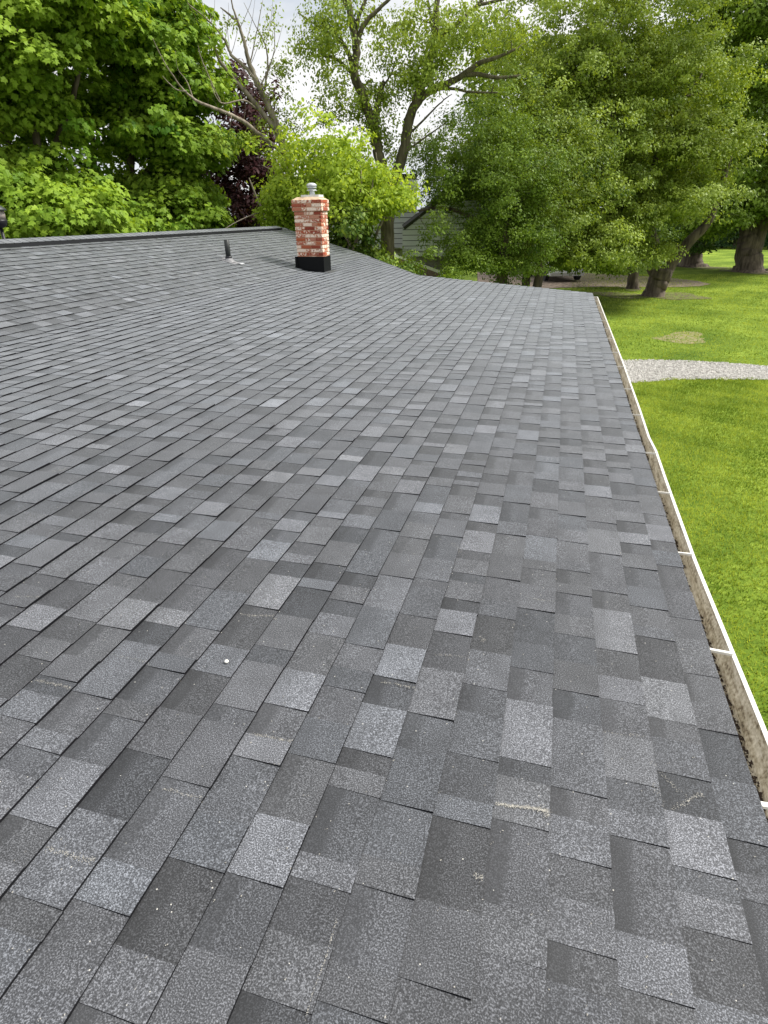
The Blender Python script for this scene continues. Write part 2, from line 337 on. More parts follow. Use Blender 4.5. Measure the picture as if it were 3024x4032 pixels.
# deck (roof part): two sheets with thickness, plus the far slope behind the ridge
mb = MB()
prof = [(UE - 0.01), 0.3, -0.6, -1.5, -2.81, -3.6, -4.3, UB, UB - 0.9, UB - 1.8, UR]
vs = []
for u in prof:
    for y in (YMIN, ymax(u) - 0.012): vs.append(surf(u, y, -0.002))
for u in prof:
    for y in (YMIN, ymax(u) - 0.012): vs.append(surf(u, y, -0.03))
m2 = 2 * len(prof); fs = []
for i in range(len(prof) - 1):
    fs.append((2 * i, 2 * i + 1, 2 * i + 3, 2 * i + 2)); fs.append((m2 + 2 * i, m2 + 2 * i + 2, m2 + 2 * i + 3, m2 + 2 * i + 1))
    fs.append((2 * i + 1, m2 + 2 * i + 1, m2 + 2 * i + 3, 2 * i + 3)); fs.append((2 * i, 2 * i + 2, m2 + 2 * i + 2, m2 + 2 * i))
fs.append((0, m2, m2 + 1, 1))
mb.add(vs, fs)
RIDGE = surf(UR, 0, 0)
bx0, bz0 = RIDGE[0] - 4.6 * math.cos(STP), RIDGE[2] - 4.6 * math.sin(STP)
mb.add([(RIDGE[0], YMIN, RIDGE[2]), (RIDGE[0], 16.8, RIDGE[2]), (bx0, 16.8, bz0), (bx0, YMIN, bz0), (RIDGE[0], YMIN, RIDGE[2] - 0.04), (RIDGE[0], 16.8, RIDGE[2] - 0.04), (bx0, 16.8, bz0 - 0.04), (bx0, YMIN, bz0 - 0.04)],
       [(0, 1, 2, 3), (7, 6, 5, 4), (1, 5, 6, 2), (0, 3, 7, 4), (3, 2, 6, 7)])
roof = mb.build('roof', M_DECK_LAPSHADE, house)
# shingle tabs
tabs = []; TB = 0.068
def make_tab(u, y0, y1, h, t, far):
    """8 corners: lower edge at u, upper end tucked under the next course"""
    up = u - EXPO - 0.035
    ja = random.uniform(-0.0013, 0.0013) + 0.002 * math.sin(y0 * 1.9 + u * 7) * math.sin(u * 31)
    h = h * (1 + 0.22 * math.sin(y0 * 2.3 + u * 17) * math.sin(y0 * 0.9 - u * 5))
    pts = []
    for (uu, hh) in ((u + ja, h), (u - EXPO, h * 0.24), (up, 0.0008), (u + ja, 0.0)):
        for yy in (y0, y1): pts.append(surf(uu, min(yy, ymax(uu) + 0.004), hh))
    return np.array(pts)
TF = np.array([(0, 2, 3, 1), (2, 4, 5, 3), (0, 1, 7, 6), (0, 6, 4, 2), (1, 3, 5, 7)])
VV = [0, 0, 1, 1, 1, 1, 0, 0]
ci = 0; u = UE
CH = (-5.30, -4.66, 12.2, 12.66)
EXPO = 0.143; first = True
while u - EXPO > UR - 0.05:
    y = YMIN - random.uniform(0, 0.3); far = False; raised = random.random() < 0.5; lastt = 0.4
    Y1 = max(ymax(u), ymax(u - EXPO))
    while y < Y1:
        wdt = random.choice([0.07, 0.10, 0.12, 0.14, 0.16, 0.18, 0.22]) * random.uniform(0.85, 1.15) if raised else random.choice([0.07, 0.09, 0.12, 0.14, 0.17, 0.21]) * random.uniform(0.85, 1.15)
        y1 = y + wdt
        if Y1 - y1 < 0.07: y1 = Y1 + 0.01
        r = random.random()
        if raised: t = random.choice([0.9, 1.0, 1.05, 1.15, 1.25, 1.6]); bd = random.choice([0, 0, 0, 0.3])
        else: t = random.choice([0.6, 0.7, 0.8, 0.9, 1.0]); bd = random.choice([0, 0.3, 0.7, 1.0])
        if random.random() < 0.06: t *= 1.3
        h = 0.0116 if raised else 0.0080
        h *= random.uniform(0.9, 1.14)
        tabs.append((u, y, y1, h, t * random.uniform(0.95, 1.05), bd, random.random()))
        y = y1; raised = not raised
    u = 0.653 if first else u - EXPO; first = False; ci += 1
def tab_mesh(tb):
    u, y0, y1, h, t, bd, hue = tb
    P = make_tab(u, y0 + 0.0001, y1 - 0.0001, h, t, False)
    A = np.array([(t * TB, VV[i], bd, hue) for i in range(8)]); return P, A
info = []
for i, tb in enumerate(tabs):
    P, A = tab_mesh(tb)
    q = [pix(p) for p in (P[0], P[1], P[3], P[2])]
    if min(a[2] for a in q) < 0.1: area = 0
    else:
        cl = [(min(max(a[0], 0), 3024), min(max(a[1], 0), 4032)) for a in q]
        area = 0.5 * abs(sum(cl[k][0] * cl[(k + 1) % 4][1] - cl[(k + 1) % 4][0] * cl[k][1] for k in range(4)))
    info.append((area, i, P, A))
info.sort(key=lambda z: -z[0])
for area, i, P, A in info[:300]:
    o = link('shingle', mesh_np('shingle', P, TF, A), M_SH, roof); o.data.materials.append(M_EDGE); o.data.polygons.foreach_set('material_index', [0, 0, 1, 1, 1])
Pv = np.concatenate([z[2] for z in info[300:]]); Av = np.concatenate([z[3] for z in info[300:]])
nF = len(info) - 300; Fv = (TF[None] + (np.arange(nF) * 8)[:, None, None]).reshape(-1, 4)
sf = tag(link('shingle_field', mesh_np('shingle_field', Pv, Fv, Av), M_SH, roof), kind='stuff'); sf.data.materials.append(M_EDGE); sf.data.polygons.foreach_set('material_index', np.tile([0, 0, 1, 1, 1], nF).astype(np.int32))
print('tabs', len(tabs))
# back slope shingles
bt = []; ba = []
s = 0.12
while s < 4.55:
    y = YMIN
    while y < 16.8:
        y1 = min(y + random.uniform(0.15, 0.45), 16.8); t = random.uniform(0.7, 1.3) * 0.08
        ce, se = math.cos(STP), math.sin(STP); nb = np.array([-se, 0, ce])
        for ss, hh in ((s + EXPO, 0.009), (s, 0.002)):
            for yy in (y, y1): p = np.array([RIDGE[0] - ss * ce, yy, RIDGE[2] - ss * se]) + nb * hh; bt.append(p); ba.append((t, 0, 0, random.random()))
        y = y1
    s += EXPO
n_ = len(bt) // 4
tag(link('back_shingle_field', mesh_np('back_shingle_field', np.array(bt), (np.array([(0, 1, 3, 2)])[None] + (np.arange(n_) * 4)[:, None, None]).reshape(-1, 4), np.array(ba)), M_SH, roof), kind='stuff')
# ridge vent with shingle caps
M_BLACKP = mat('black_plastic', (0.008, 0.008, 0.012), 0.45)
RV_END = 16.35
mb = MB(); ce, se = math.cos(STP), math.sin(STP)
for y0, y1 in ((YMIN, RV_END),):
    for s_, sg in ((1, 1), (-1, -1)):
        a = RIDGE + np.array([sg * 0.01, 0, 0.0]); b = RIDGE + np.array([sg * 0.150 * ce, 0, -0.150 * se])
        vs = []
        for y in (y0, y1): vs += [(a[0], y, a[2] + 0.012), (b[0], y, b[2] + 0.010), (b[0], y, b[2] + 0.064), (a[0], y, a[2] + 0.064)]
        mb.add(vs, [(0, 1, 2, 3), (7, 6, 5, 4), (1, 5, 6, 2), (3, 2, 6, 7), (0, 4, 5, 1)])
vent = mb.build('ridge_vent', M_BLACKP, roof)
y = YMIN
while y < 16.78:
    y1 = min(y + 0.145, 16.8); mbv = []; t = random.uniform(0.85, 1.35) * 0.085; hh = 0.067 if y1 <= RV_END else 0.014
    if y < RV_END < y1: hh = 0.067; y1 = RV_END
    wv = 0.155 if hh > 0.03 else 0.14
    P = []
    for yy, lift in ((y, 0.006), (y1 + (0 if abs(y1 - RV_END) < 1e-6 else 0.02), 0.001)):
        for k, sx in ((-1, -1), (0, 0), (1, 1)): P.append((RIDGE[0] + sx * wv * ce, yy, RIDGE[2] - abs(sx) * wv * se + hh + lift + (0.002 if k == 0 else 0)))
        for k, sx in ((-1, -1), (0, 0), (1, 1)): P.append((RIDGE[0] + sx * wv * ce, yy, RIDGE[2] - abs(sx) * wv * se + hh - 0.004))
    F4 = np.array([(0, 1, 7, 6), (1, 2, 8, 7), (0, 3, 4, 1), (1, 4, 5, 2), (2, 5, 11, 8), (6, 7, 10, 9), (7, 8, 11, 10), (0, 6, 9, 3)])
    link('ridge_cap', mesh_np('ridge_cap', np.array(P), F4, np.array([(t, 0.2, 0, random.random())] * 12)), M_SH, roof); y = y1
# chalky scuffs: broken crumbs pressed on the granules
M_CHALK = noise_mat('chalky_scuff', [(0.35, (0.20, 0.19, 0.17)), (0.6, (0.36, 0.345, 0.31))], 120, 2, 0.95)
def roof_at(x, y):
    v = ray(x, y); o = np.array([0, 0, GZ]); t = (n1 @ (O1 - o)) / (n1 @ v); p = o + v * t; uu = (p - O1) @ e1; return uu, p[1]
sV = []
def scuff(xa, ya, xb, yb, n, wd, size=0.0012, bend=0.0):
    a = np.array(roof_at(xa, ya)); b = np.array(roof_at(xb, yb)); d = b - a; nn = np.array([-d[1], d[0]]) / max(np.linalg.norm(d), 1e-6)
    for _ in range(int(n * 0.9)):
        t = random.random() ** 0.9; q = a + d * t + nn * (random.gauss(0, wd * 1.4) + 0.0012 * math.sin(t * 9 + xa) + bend * math.sin(t * 3.14))
        k = (0.653 - q[0]) % EXPO; hs = 0.0142 * (1 - 0.76 * k / EXPO) + 0.0006
        s = size * random.uniform(0.4, 1.4); an = random.uniform(0, 6.28)
        for j in range(3): sV.append(surf(q[0] + s * math.cos(an + j * 2.1), q[1] + s * math.sin(an + j * 2.1), hs))
for a in [(1950, 3168, 2155, 3205, 620, 0.0018), (2120, 3185, 2160, 3225, 110, 0.005), (2560, 3090, 2620, 3200, 50, 0.004), (2640, 3195, 2760, 3135, 150, 0.003),
          (950, 2425, 1090, 2440, 160, 0.0025), (985, 2893, 1150, 2932, 150, 0.002), (180, 3345, 375, 3405, 190, 0.003), (140, 2680, 282, 2722, 170, 0.0025),
          (1500, 2690, 1640, 2722, 110, 0.002), (1700, 2580, 1850, 2600, 60, 0.002), (1860, 3455, 1900, 3475, 60, 0.003), (205, 1862, 258, 1858, 60, 0.004),
          (1780, 2145, 1812, 2180, 70, 0.006), (2370, 2885, 2550, 2915, 60, 0.002), (640, 3110, 800, 3160, 110, 0.002), (1890, 2520, 1910, 2530, 40, 0.004),
          (2700, 3150, 2560, 3010, 60, 0.003), (60, 2355, 160, 2362, 60, 0.002), (2080, 2360, 2180, 2380, 60, 0.002), (440, 2580, 600, 2625, 60, 0.002)]: scuff(*a)
scuff(1330, 3630, 1199, 4032, 130, 0.0007, 0.0010)
for _ in range(150):
    x = random.uniform(0, 3000); yy = random.uniform(1700, 4032)
    uu, Yq = roof_at(x, yy)
    if uu < UE - 0.03: scuff(x, yy, x + 3, yy + 3, 4, 0.0015, 0.0014)
sV = np.array(sV); tag(link('scuff_crumbs', mesh_np('scuff_crumbs', sV, np.arange(len(sV)).reshape(-1, 3)), M_CHALK, roof), kind='stuff')
# white pebble on the roof
uu, Yq = roof_at(893, 2616); p = surf(uu, Yq, 0.012); mb = MB(); mb.lathe(p, [(0.001, -0.003), (0.006, -0.002), (0.0075, 0.001), (0.006, 0.004), (0.001, 0.006)], 9)
tag(mb.build('pebble', mat('white_pebble', (0.75, 0.74, 0.7), 0.6), None, True), 'tiny white pebble lying on the shingles in the left foreground', 'pebble')
# vent pipe
M_PIPE = noise_mat('dark_pipe_plastic', [(0.3, (0.012, 0.014, 0.014)), (0.7, (0.03, 0.034, 0.034))], 12, 3, 0.5)
M_LEAD = noise_mat('lead_boot', [(0.3, (0.13, 0.13, 0.14)), (0.7, (0.24, 0.24, 0.25))], 30, 3, 0.6)
ub = UB + ((-6.027 - BR[0]) / e2[0]); pb = surf(ub, 10.758, 0)
pipe = MB().lathe((pb[0], pb[1], pb[2]), [(0.047, -0.02), (0.047, 0.375), (0.040, 0.378), (0.040, 0.15)], 20).build('vent_pipe', M_PIPE, house, True)
mb = MB(); mb.lathe((pb[0], pb[1], pb[2]), [(0.062, 0.045), (0.062, 0.085), (0.048, 0.095)], 20); mb.build('rubber_collar', M_BLACKP, pipe, True)
mb = MB(); mb.lathe((pb[0], pb[1], pb[2]), [(0.12, -0.01), (0.085, 0.035), (0.060, 0.06)], 20)
q = [surf(ub + a, 10.758 + b, h) for a, b in ((-0.16, -0.13), (0.17, -0.13), (0.17, 0.13), (-0.16, 0.13)) for h in (0.015,)]
q2 = [surf(ub + a, 10.758 + b, 0.0) for a, b in ((-0.16, -0.13), (0.17, -0.13), (0.17, 0.13), (-0.16, 0.13))]
mb.add(q + q2, [(0, 1, 2, 3), (0, 4, 5, 1), (1, 5, 6, 2), (2, 6, 7, 3), (3, 7, 4, 0)]); mb.build('flashing_base', M_LEAD, pipe)
q = [surf(ub + 0.20 + a, 10.79 + b, 0.016 + h) for h in (0, 0.012) for a, b in ((0, -0.02), (0.05, -0.03), (0.055, 0.10), (0.01, 0.11))]
MB().add(q, [(3, 2, 1, 0), (4, 5, 6, 7), (0, 1, 5, 4), (1, 2, 6, 5), (2, 3, 7, 6), (3, 0, 4, 7)]).build('pale_scrap', mat('pale_scrap', (0.42, 0.43, 0.45), 0.5), pipe)
# chimney
X0, X1, Y0, Y1 = -5.268, -4.695, 12.245, 12.625
ZB, ZT = GZ - 1.10, GZ + 0.087; RH = 0.0685
M_MORT = noise_mat('mortar', [(0.3, (0.50, 0.28, 0.18)), (0.7, (0.66, 0.42, 0.29))], 30, 4, 0.95, 0.4, 120, 0.004)
def brick_mat():
    m = mat('old_brick', rough=0.9, spec=0.2); n, l, b = nodes(m)
    oi = n.new('ShaderNodeObjectInfo'); t = n.new('ShaderNodeTexCoord')
    off = n.new('ShaderNodeVectorMath'); off.operation = 'SCALE'; cb = n.new('ShaderNodeCombineXYZ'); l.new(oi.outputs['Random'], cb.inputs[0]); l.new(oi.outputs['Random'], cb.inputs[2]); l.new(cb.outputs[0], off.inputs[0]); off.inputs[3].default_value = 37
    ad = n.new('ShaderNodeVectorMath'); l.new(t.outputs['Object'], ad.inputs[0]); l.new(off.outputs[0], ad.inputs[1])
    r = n.new('ShaderNodeValToRGB'); e = r.color_ramp.elements
    cols = [(0.0, (0.24, 0.05, 0.03)), (0.2, (0.36, 0.10, 0.06)), (0.4, (0.42, 0.11, 0.045)), (0.52, (0.52, 0.27, 0.19)), (0.7, (0.34, 0.09, 0.055)), (0.85, (0.50, 0.26, 0.18)), (1.0, (0.38, 0.09, 0.045))]
    while len(e) < len(cols): e.new(0.5)
    for k, (p_, c_) in enumerate(cols): e[k].position = p_; e[k].color = (*c_, 1)
    l.new(oi.outputs['Random'], r.inputs[0])
    z = n.new('ShaderNodeTexNoise'); z.inputs['Scale'].default_value = 24; z.inputs['Detail'].default_value = 6; z.inputs['Roughness'].default_value = 0.65; l.new(ad.outputs[0], z.inputs['Vector'])
    f = math_(n, l, 'FRACT', math_(n, l, 'MULTIPLY', oi.outputs['Random'], 17.3))
    thr = math_(n, l, 'MULTIPLY_ADD', f, -0.36, 0.72)
    d = math_(n, l, 'SUBTRACT', z.outputs[0], thr); ws = n.new('ShaderNodeMapRange'); ws.inputs[1].default_value = -0.02; ws.inputs[2].default_value = 0.05; l.new(d, ws.inputs[0])
    mm = n.new('ShaderNodeMix'); mm.data_type = 'RGBA'; l.new(ws.outputs[0], mm.inputs[0]); l.new(r.outputs[0], mm.inputs[6]); mm.inputs[7].default_value = (0.80, 0.66, 0.55, 1)
    l.new(mm.outputs[2], b.inputs['Base Color'])
    bp = n.new('ShaderNodeBump'); bp.inputs['Strength'].default_value = 0.6; bp.inputs['Distance'].default_value = 0.004; l.new(z.outputs[0], bp.inputs['Height']); l.new(bp.outputs[0], b.inputs['Normal'])
    return m
M_BRICK = brick_mat()
mb = MB(); g = 0.011
mb.box((X0 + g, Y0 + g, ZB - 0.15), (X1 - g, Y1 - g, ZT + 0.001)); mb.box((X0 - 0.03 + g, Y0 - 0.03 + g, ZT + 0.0015), (X1 + 0.03 - g, Y1 + 0.03 - g, ZT + 3 * RH - 0.004))
chim = mb.build('chimney', M_MORT, house)
BM = {}
def brick_obj(cx, cy, cz, lx, ly, lz):
    key = (round(lx, 3), round(ly, 3)); 
    if key not in BM:
        mbb = MB(); hx, hy, hz = lx / 2, ly / 2, lz / 2; c_ = 0.004; vs = []
        for z_, ins in ((-hz, c_), (-hz + c_, 0), (hz - c_, 0), (hz, c_)):
            vs += [(-hx + ins, -hy + ins, z_), (hx - ins, -hy + ins, z_), (hx - ins, hy - ins, z_), (-hx + ins, hy - ins, z_)]
        fs = [(3, 2, 1, 0), (12, 13, 14, 15)]
        for r_ in range(3):
            for k in range(4): fs.append((4 * r_ + k, 4 * r_ + (k + 1) % 4, 4 * r_ + 4 + (k + 1) % 4, 4 * r_ + 4 + k))
        me = bpy.data.meshes.new('brick'); me.from_pydata([(a + random.gauss(0, .0008), b_ + random.gauss(0, .0008), c2) for a, b_, c2 in vs], [], fs); me.materials.append(M_BRICK); BM[key] = me
    o = bpy.data.objects.new('brick', BM[key]); COL.objects.link(o); o.parent = chim; o.location = (cx, cy, cz); o.rotation_euler = (0, random.gauss(0, .006), random.gauss(0, .006)); return o
rows = []
z = ZT - RH
while z > ZB + 0.18: rows.append((z, 0.0)); z -= RH
for k in range(3): rows.append((ZT + k * RH + 0.003, 0.03))
j = 0.013; D = 0.095
for ri, (z, ex) in enumerate(rows):
    ax0, ax1, ay0, ay1 = X0 - ex, X1 + ex, Y0 - ex, Y1 + ex; zc = z + RH / 2; bh = RH - j
    lens = [[0.2, 0.2, 9], [0.095, 0.2, 0.2, 9], [0.2, 0.095, 0.2, 9], [0.15, 0.2, 0.1, 9]][ri % 4] if random.random() < 0.85 else [0.2, 0.095, 0.095, 9]
    for face in range(2):                       # front and back, bricks run along X
        x = ax0; yc = (ay0 + D / 2) if face == 0 else (ay1 - D / 2); ls = lens if face == 0 else lens[:-1][::-1] + [9]
        for Ln in ls:
            rem = ax1 - x
            if rem < 0.03: break
            Lb = rem if (Ln > rem - 0.05) else Ln
            brick_obj(x + Lb / 2, yc, zc, Lb - (0 if Lb == rem else 0), D, bh); x += Lb + j
    for face in range(2):
        yy = ay0 + D + j; xc = (ax1 - D / 2) if face == 0 else (ax0 + D / 2); seq = [0.095, 9] if ri % 2 else [9]
        for Ln in seq:
            rem = ay1 - D - j - yy
            if rem < 0.03: break
            Lb = rem if Ln > rem - 0.04 else Ln
            brick_obj(xc, yy + Lb / 2, zc, D, Lb, bh); yy += Lb + j
# mortar wash on top, metal box, flue and cap
M_WASH = noise_mat('mortar_wash', [(0.3, (0.50, 0.36, 0.24)), (0.7, (0.68, 0.52, 0.36))], 20, 4, 0.95)
zt = ZT + 3 * RH - 0.002; a0, a1, b0, b1 = X0 - 0.025, X1 + 0.025, Y0 - 0.025, Y1 + 0.025; cx, cy = -4.93, (Y0 + Y1) / 2
mb = MB(); mb.add([(a0, b0, zt), (a1, b0, zt), (a1, b1, zt), (a0, b1, zt), (a0 + .1, b0 + .06, zt + .05), (a1 - .1, b0 + .06, zt + .05), (a1 - .1, b1 - .06, zt + .05), (a0 + .1, b1 - .06, zt + .05)], [(4, 5, 6, 7), (0, 1, 5, 4), (1, 2, 6, 5), (2, 3, 7, 6), (3, 0, 4, 7)])
mb.build('mortar_crown', M_WASH, chim)
M_WHT = noise_mat('white_metal', [(0.3, (0.62, 0.62, 0.60)), (0.7, (0.80, 0.80, 0.79))], 9, 3, 0.4)
M_GALV = noise_mat('galvanised_metal', [(0.3, (0.42, 0.44, 0.46)), (0.7, (0.68, 0.70, 0.72))], 14, 3, 0.38, metal=0.5)
mb = MB(); mb.box((cx - .19, cy - .13, zt + .045), (cx + .19, cy + .13, zt + .088)); mb.build('flue_collar', M_WHT, chim)
mb = MB(); z0 = zt + .088
mb.lathe((cx + .0, cy, z0), [(.055, 0), (.05, .07)], 20); mb.lathe((cx, cy, z0 + .071), [(.105, .0), (.108, .006), (.06, .035), (.055, .04)], 24)
mb.lathe((cx, cy, z0 + .112), [(.055, 0), (.055, .03)], 20); mb.lathe((cx, cy, z0 + .118), [(.092, 0), (.096, .012), (.092, .024)], 24); mb.lathe((cx, cy, z0 + .15), [(.098, 0), (.105, .01), (.10, .028), (.08, .046), (.045, .058), (.01, .062)], 24)
mb.build('flue_cap', M_GALV, chim, False)
M_FLASH = mat('black_flashing', (0.003, 0.0035, 0.0045), 0.55, spec=0.18)
fz = GZ - 0.745; F0 = 0.012; mb = MB()
def skz(x):  # roof height under x
    return (BR[2] + (BR[0] - x) * math.tan(STP)) if x < BR[0] else (BR[2] - (x - BR[0]) * math.tan(PHI))
fx0, fx1, fy0, fy1 = X0 - F0, X1 + F0, Y0 - F0, Y1 + F0
for ring in ((fx0, fx1, fy0, fy1),):
    xs_ = [fx0, BR[0], fx1]
    for yy, sg in ((fy0, -1), (fy1, 1)):
        vs = [(x, yy, fz) for x in xs_] + [(x, yy + sg * 0.004 * 0, skz(x) + 0.002) for x in xs_]
        mb.add(vs, [(0, 3, 4, 1), (1, 4, 5, 2)] if sg < 0 else [(0, 1, 4, 3), (1, 2, 5, 4)])
    for xx in (fx0, fx1): mb.add([(xx, fy0, fz), (xx, fy1, fz), (xx, fy1, skz(xx) + .002), (xx, fy0, skz(xx) + .002)], [(0, 1, 2, 3)])
    mb.add([(fx0, fy0, fz), (fx1, fy0, fz), (fx1, fy1, fz), (fx0, fy1, fz)], [(0, 1, 2, 3)])
mb.build('flashing', M_FLASH, chim)
mb = MB(); ex = 0.07; k = 0.016
q = [(fx1, fy0 - .02), (fx1 + .13, fy0 - .05), (fx1 + .13, fy1 + .09), (fx1, fy1 + .05)]; mb.add([(x, y, skz(x) + k) for x, y in q] + [(x, y, skz(x) + 0.003) for x, y in q], [(0, 1, 2, 3), (0, 4, 5, 1), (1, 5, 6, 2), (2, 6, 7, 3)])
mb.build('apron_flashing', mat('grey_apron', (0.075, 0.077, 0.082), 0.5), chim)
mb = MB(); xs_ = [fx0 - .03, BR[0], fx1 + 0.0]
vs = [(x, fy0 - .05, skz(x) + k) for x in xs_] + [(x, fy0, skz(x) + k) for x in xs_] + [(x, fy0 - .05, skz(x) + 0.002) for x in xs_]
mb.add(vs, [(0, 1, 4, 3), (1, 2, 5, 4), (6, 7, 1, 0), (7, 8, 2, 1)]); mb.box((fx0 - .03, fy0 - .022, skz(fx0) + .01), (fx0 + .02, fy0 - .003, fz + .004)); mb.box((fx1 - .012, fy0 - .01, skz(fx1) + .01), (fx1 + .003, fy0 - .001, fz + .002))
mb.build('step_flashing', M_FLASH, chim)
# gutter
M_GUT = noise_mat('white_gutter_paint', [(0.3, (0.40, 0.38, 0.33)), (0.42, (0.66, 0.645, 0.60)), (0.8, (0.74, 0.73, 0.70))], 14, 6, 0.38, stretch=(1, 1, 1), nrough=0.7)
def gut_in():
    m = mat('grimy_gutter_inside', rough=0.55, spec=0.4); n, l, b = nodes(m); t = n.new('ShaderNodeTexCoord'); mpn = n.new('ShaderNodeMapping'); mpn.inputs['Scale'].default_value = (1, 0.22, 1); l.new(t.outputs['Object'], mpn.inputs[0])
    z = n.new('ShaderNodeTexNoise'); z.inputs['Scale'].default_value = 22; z.inputs['Detail'].default_value = 7; z.inputs['Roughness'].default_value = 0.72; l.new(mpn.outputs[0], z.inputs['Vector'])
    z2 = n.new('ShaderNodeTexNoise'); z2.inputs['Scale'].default_value = 70; z2.inputs['Detail'].default_value = 5; l.new(t.outputs['Object'], z2.inputs['Vector'])
    s_ = math_(n, l, 'ADD', math_(n, l, 'MULTIPLY', z.outputs[0], 0.62), math_(n, l, 'MULTIPLY', z2.outputs[0], 0.38))
    r = n.new('ShaderNodeValToRGB'); e = r.color_ramp.elements; st = [(0.33, (0.03, 0.022, 0.015)), (0.40, (0.18, 0.145, 0.10)), (0.47, (0.42, 0.38, 0.30)), (0.57, (0.66, 0.63, 0.56))]
    while len(e) < 4: e.new(0.5)
    for k_, (p_, c_) in enumerate(st): e[k_].position = p_; e[k_].color = (*c_, 1)
    l.new(s_, r.inputs[0]); l.new(r.outputs[0], b.inputs['Base Color']); return m
lipc = [(-3.0, .775), (0.5, .775), (1.54, .778), (2.64, .757), (3.6, .762), (4.11, .768), (4.39, .755), (5.14, .764), (6.87, .772), (9, .768), (12.58, .762)]
def lipx(y):
    for (a, b), (c_, d_) in zip(lipc[:-1], lipc[1:]):
        if a <= y <= c_: return b + (d_ - b) * (y - a) / (c_ - a)
    return lipc[-1][1]
GT = GZ - 1.47; ysg = sorted(set(list(np.arange(-3, 12.5, 0.15)) + [12.58, 4.11, 4.39, 4.25]))
def gprof(y, off=0):   # K-style trough
    L_ = lipx(y); return [(0.640, GT + .012), (0.640, GT - .085), (0.655, GT - .098), (0.738, GT - .098), (0.748, GT - .088), (0.751, GT - .060), (L_ - .011, GT - .032), (L_ - .004, GT - .010), (L_ - .004, GT)]
pr = [[(x, y, z) for x, z in gprof(y)] for y in ysg]; m_ = len(pr[0])
mb = MB(); mb.add([p for r_ in pr for p in r_], [(i * m_ + k, (i + 1) * m_ + k, (i + 1) * m_ + k + 1, i * m_ + k + 1) for i in range(len(pr) - 1) for k in range(m_ - 1)])
gut = mb.build('gutter', gut_in(), house, True)
mb = MB(); vs = []; ps = []
for y in ysg:
    L_ = lipx(y); ps.append([(L_ - .0035, y, GT + .001), (L_ - .0035, y, GT + .004), (L_ + .012, y, GT + .004), (L_ + .014, y, GT + .0), (L_ + .013, y, GT - .018), (L_ - .001, y, GT - .036), (0.757, y, GT - .060), (0.754, y, GT - .102), (0.63, y, GT - .102)])
m_ = 9; mb.add([p for r_ in ps for p in r_], [(i * m_ + k, i * m_ + k + 1, (i + 1) * m_ + k + 1, (i + 1) * m_ + k) for i in range(len(ps) - 1) for k in range(m_ - 1)])
mb.build('gutter_face', M_GUT, gut)
mb = MB(); mb.box((0.632, 12.578, GT - .1), (0.775, 12.584, GT + .004)); mb.build('end_cap', M_GUT, gut)
mb = MB(); mb.add([(.0, -.011, 0), (.0, .011, 0), (.118, .011, 0), (.118, -.011, 0), (0, -.011, .003), (0, .011, .003), (.118, .011, .003), (.118, -.011, .003), (0, -.011, .010), (.118, -.011, .010), (0, -.0085, .010), (.118, -.0085, .010)],
              [(3, 2, 1, 0), (4, 5, 6, 7), (0, 1, 5, 4), (2, 3, 7, 6), (1, 2, 6, 5), (0, 4, 8, 9, 7, 3), (8, 10, 11, 9)])
hm = None
for y in [12.54, 11.97, 11.32, 10.5, 9.67, 8.98, 8.23, 7.35, 6.62, 5.72, 4.92, 4.05, 3.40, 2.69, 1.97, 1.3, 0.6, -0.1, -0.8, -1.5]:
    if hm is None: o = mb.build('gutter_hanger', M_GUT, gut); hm = o.data
    else: o = link('gutter_hanger', hm, None, gut)
    o.location = (0.648, y, GT + .0035); o.rotation_euler = (0, 0, random.gauss(0, .04)); o.scale = ((lipx(y) - 0.648) / 0.118, 1, 1)
# dark leaf litter along the trough, also painting in the shaded gap under the shingles
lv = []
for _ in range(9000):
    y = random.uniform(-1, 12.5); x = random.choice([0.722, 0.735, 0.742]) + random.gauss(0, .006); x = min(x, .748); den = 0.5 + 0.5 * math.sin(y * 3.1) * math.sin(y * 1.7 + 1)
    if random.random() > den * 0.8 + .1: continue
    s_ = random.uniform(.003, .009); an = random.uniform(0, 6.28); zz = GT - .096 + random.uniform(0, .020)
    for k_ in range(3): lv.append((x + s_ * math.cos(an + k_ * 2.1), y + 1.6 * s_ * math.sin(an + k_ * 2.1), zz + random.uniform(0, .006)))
lv = np.array(lv); tag(link('litter_gap_shade', mesh_np('litter_gap_shade', lv, np.arange(len(lv)).reshape(-1, 3)), mat('litter_and_shade', (0.035, 0.022, 0.014), 0.95), gut), kind='stuff')
# fascia and walls
M_FAS = mat('white_fascia', (0.72, 0.71, 0.68), 0.5)
mb = MB(); ez = surf(UE, 0, 0)[2]
mb.box((0.60, YMIN, ez - .20), (0.632, 12.55, ez - .034)); mb.build('fascia', M_FAS, house)
M_SID = noise_mat('pale_siding', [(0.3, (0.50, 0.50, 0.48)), (0.7, (0.58, 0.58, 0.56))], 3, 3, 0.6)
mb = MB(); hz = ez - .2
mb.box((-5.05, YMIN + .3, 0), (0.25, 12.3, hz)); mb.box((bx0 + .5, YMIN + .3, 0), (-5.1, 16.3, bz0 - .1))
y_ = 16.3
mb.add([(bx0 + .5, y_, bz0 - .1), (-5.1, y_, bz0 - .1), (-5.1, y_, BR[2] - .05), (RIDGE[0], y_, RIDGE[2] - .06), (bx0 + .5, y_, bz0 + .08)], [(0, 1, 2, 3, 4)])
mb.box((-4.98, 12.35, 0), (-2.6, 12.95, hz)); mb.build('wall', M_SID, house)
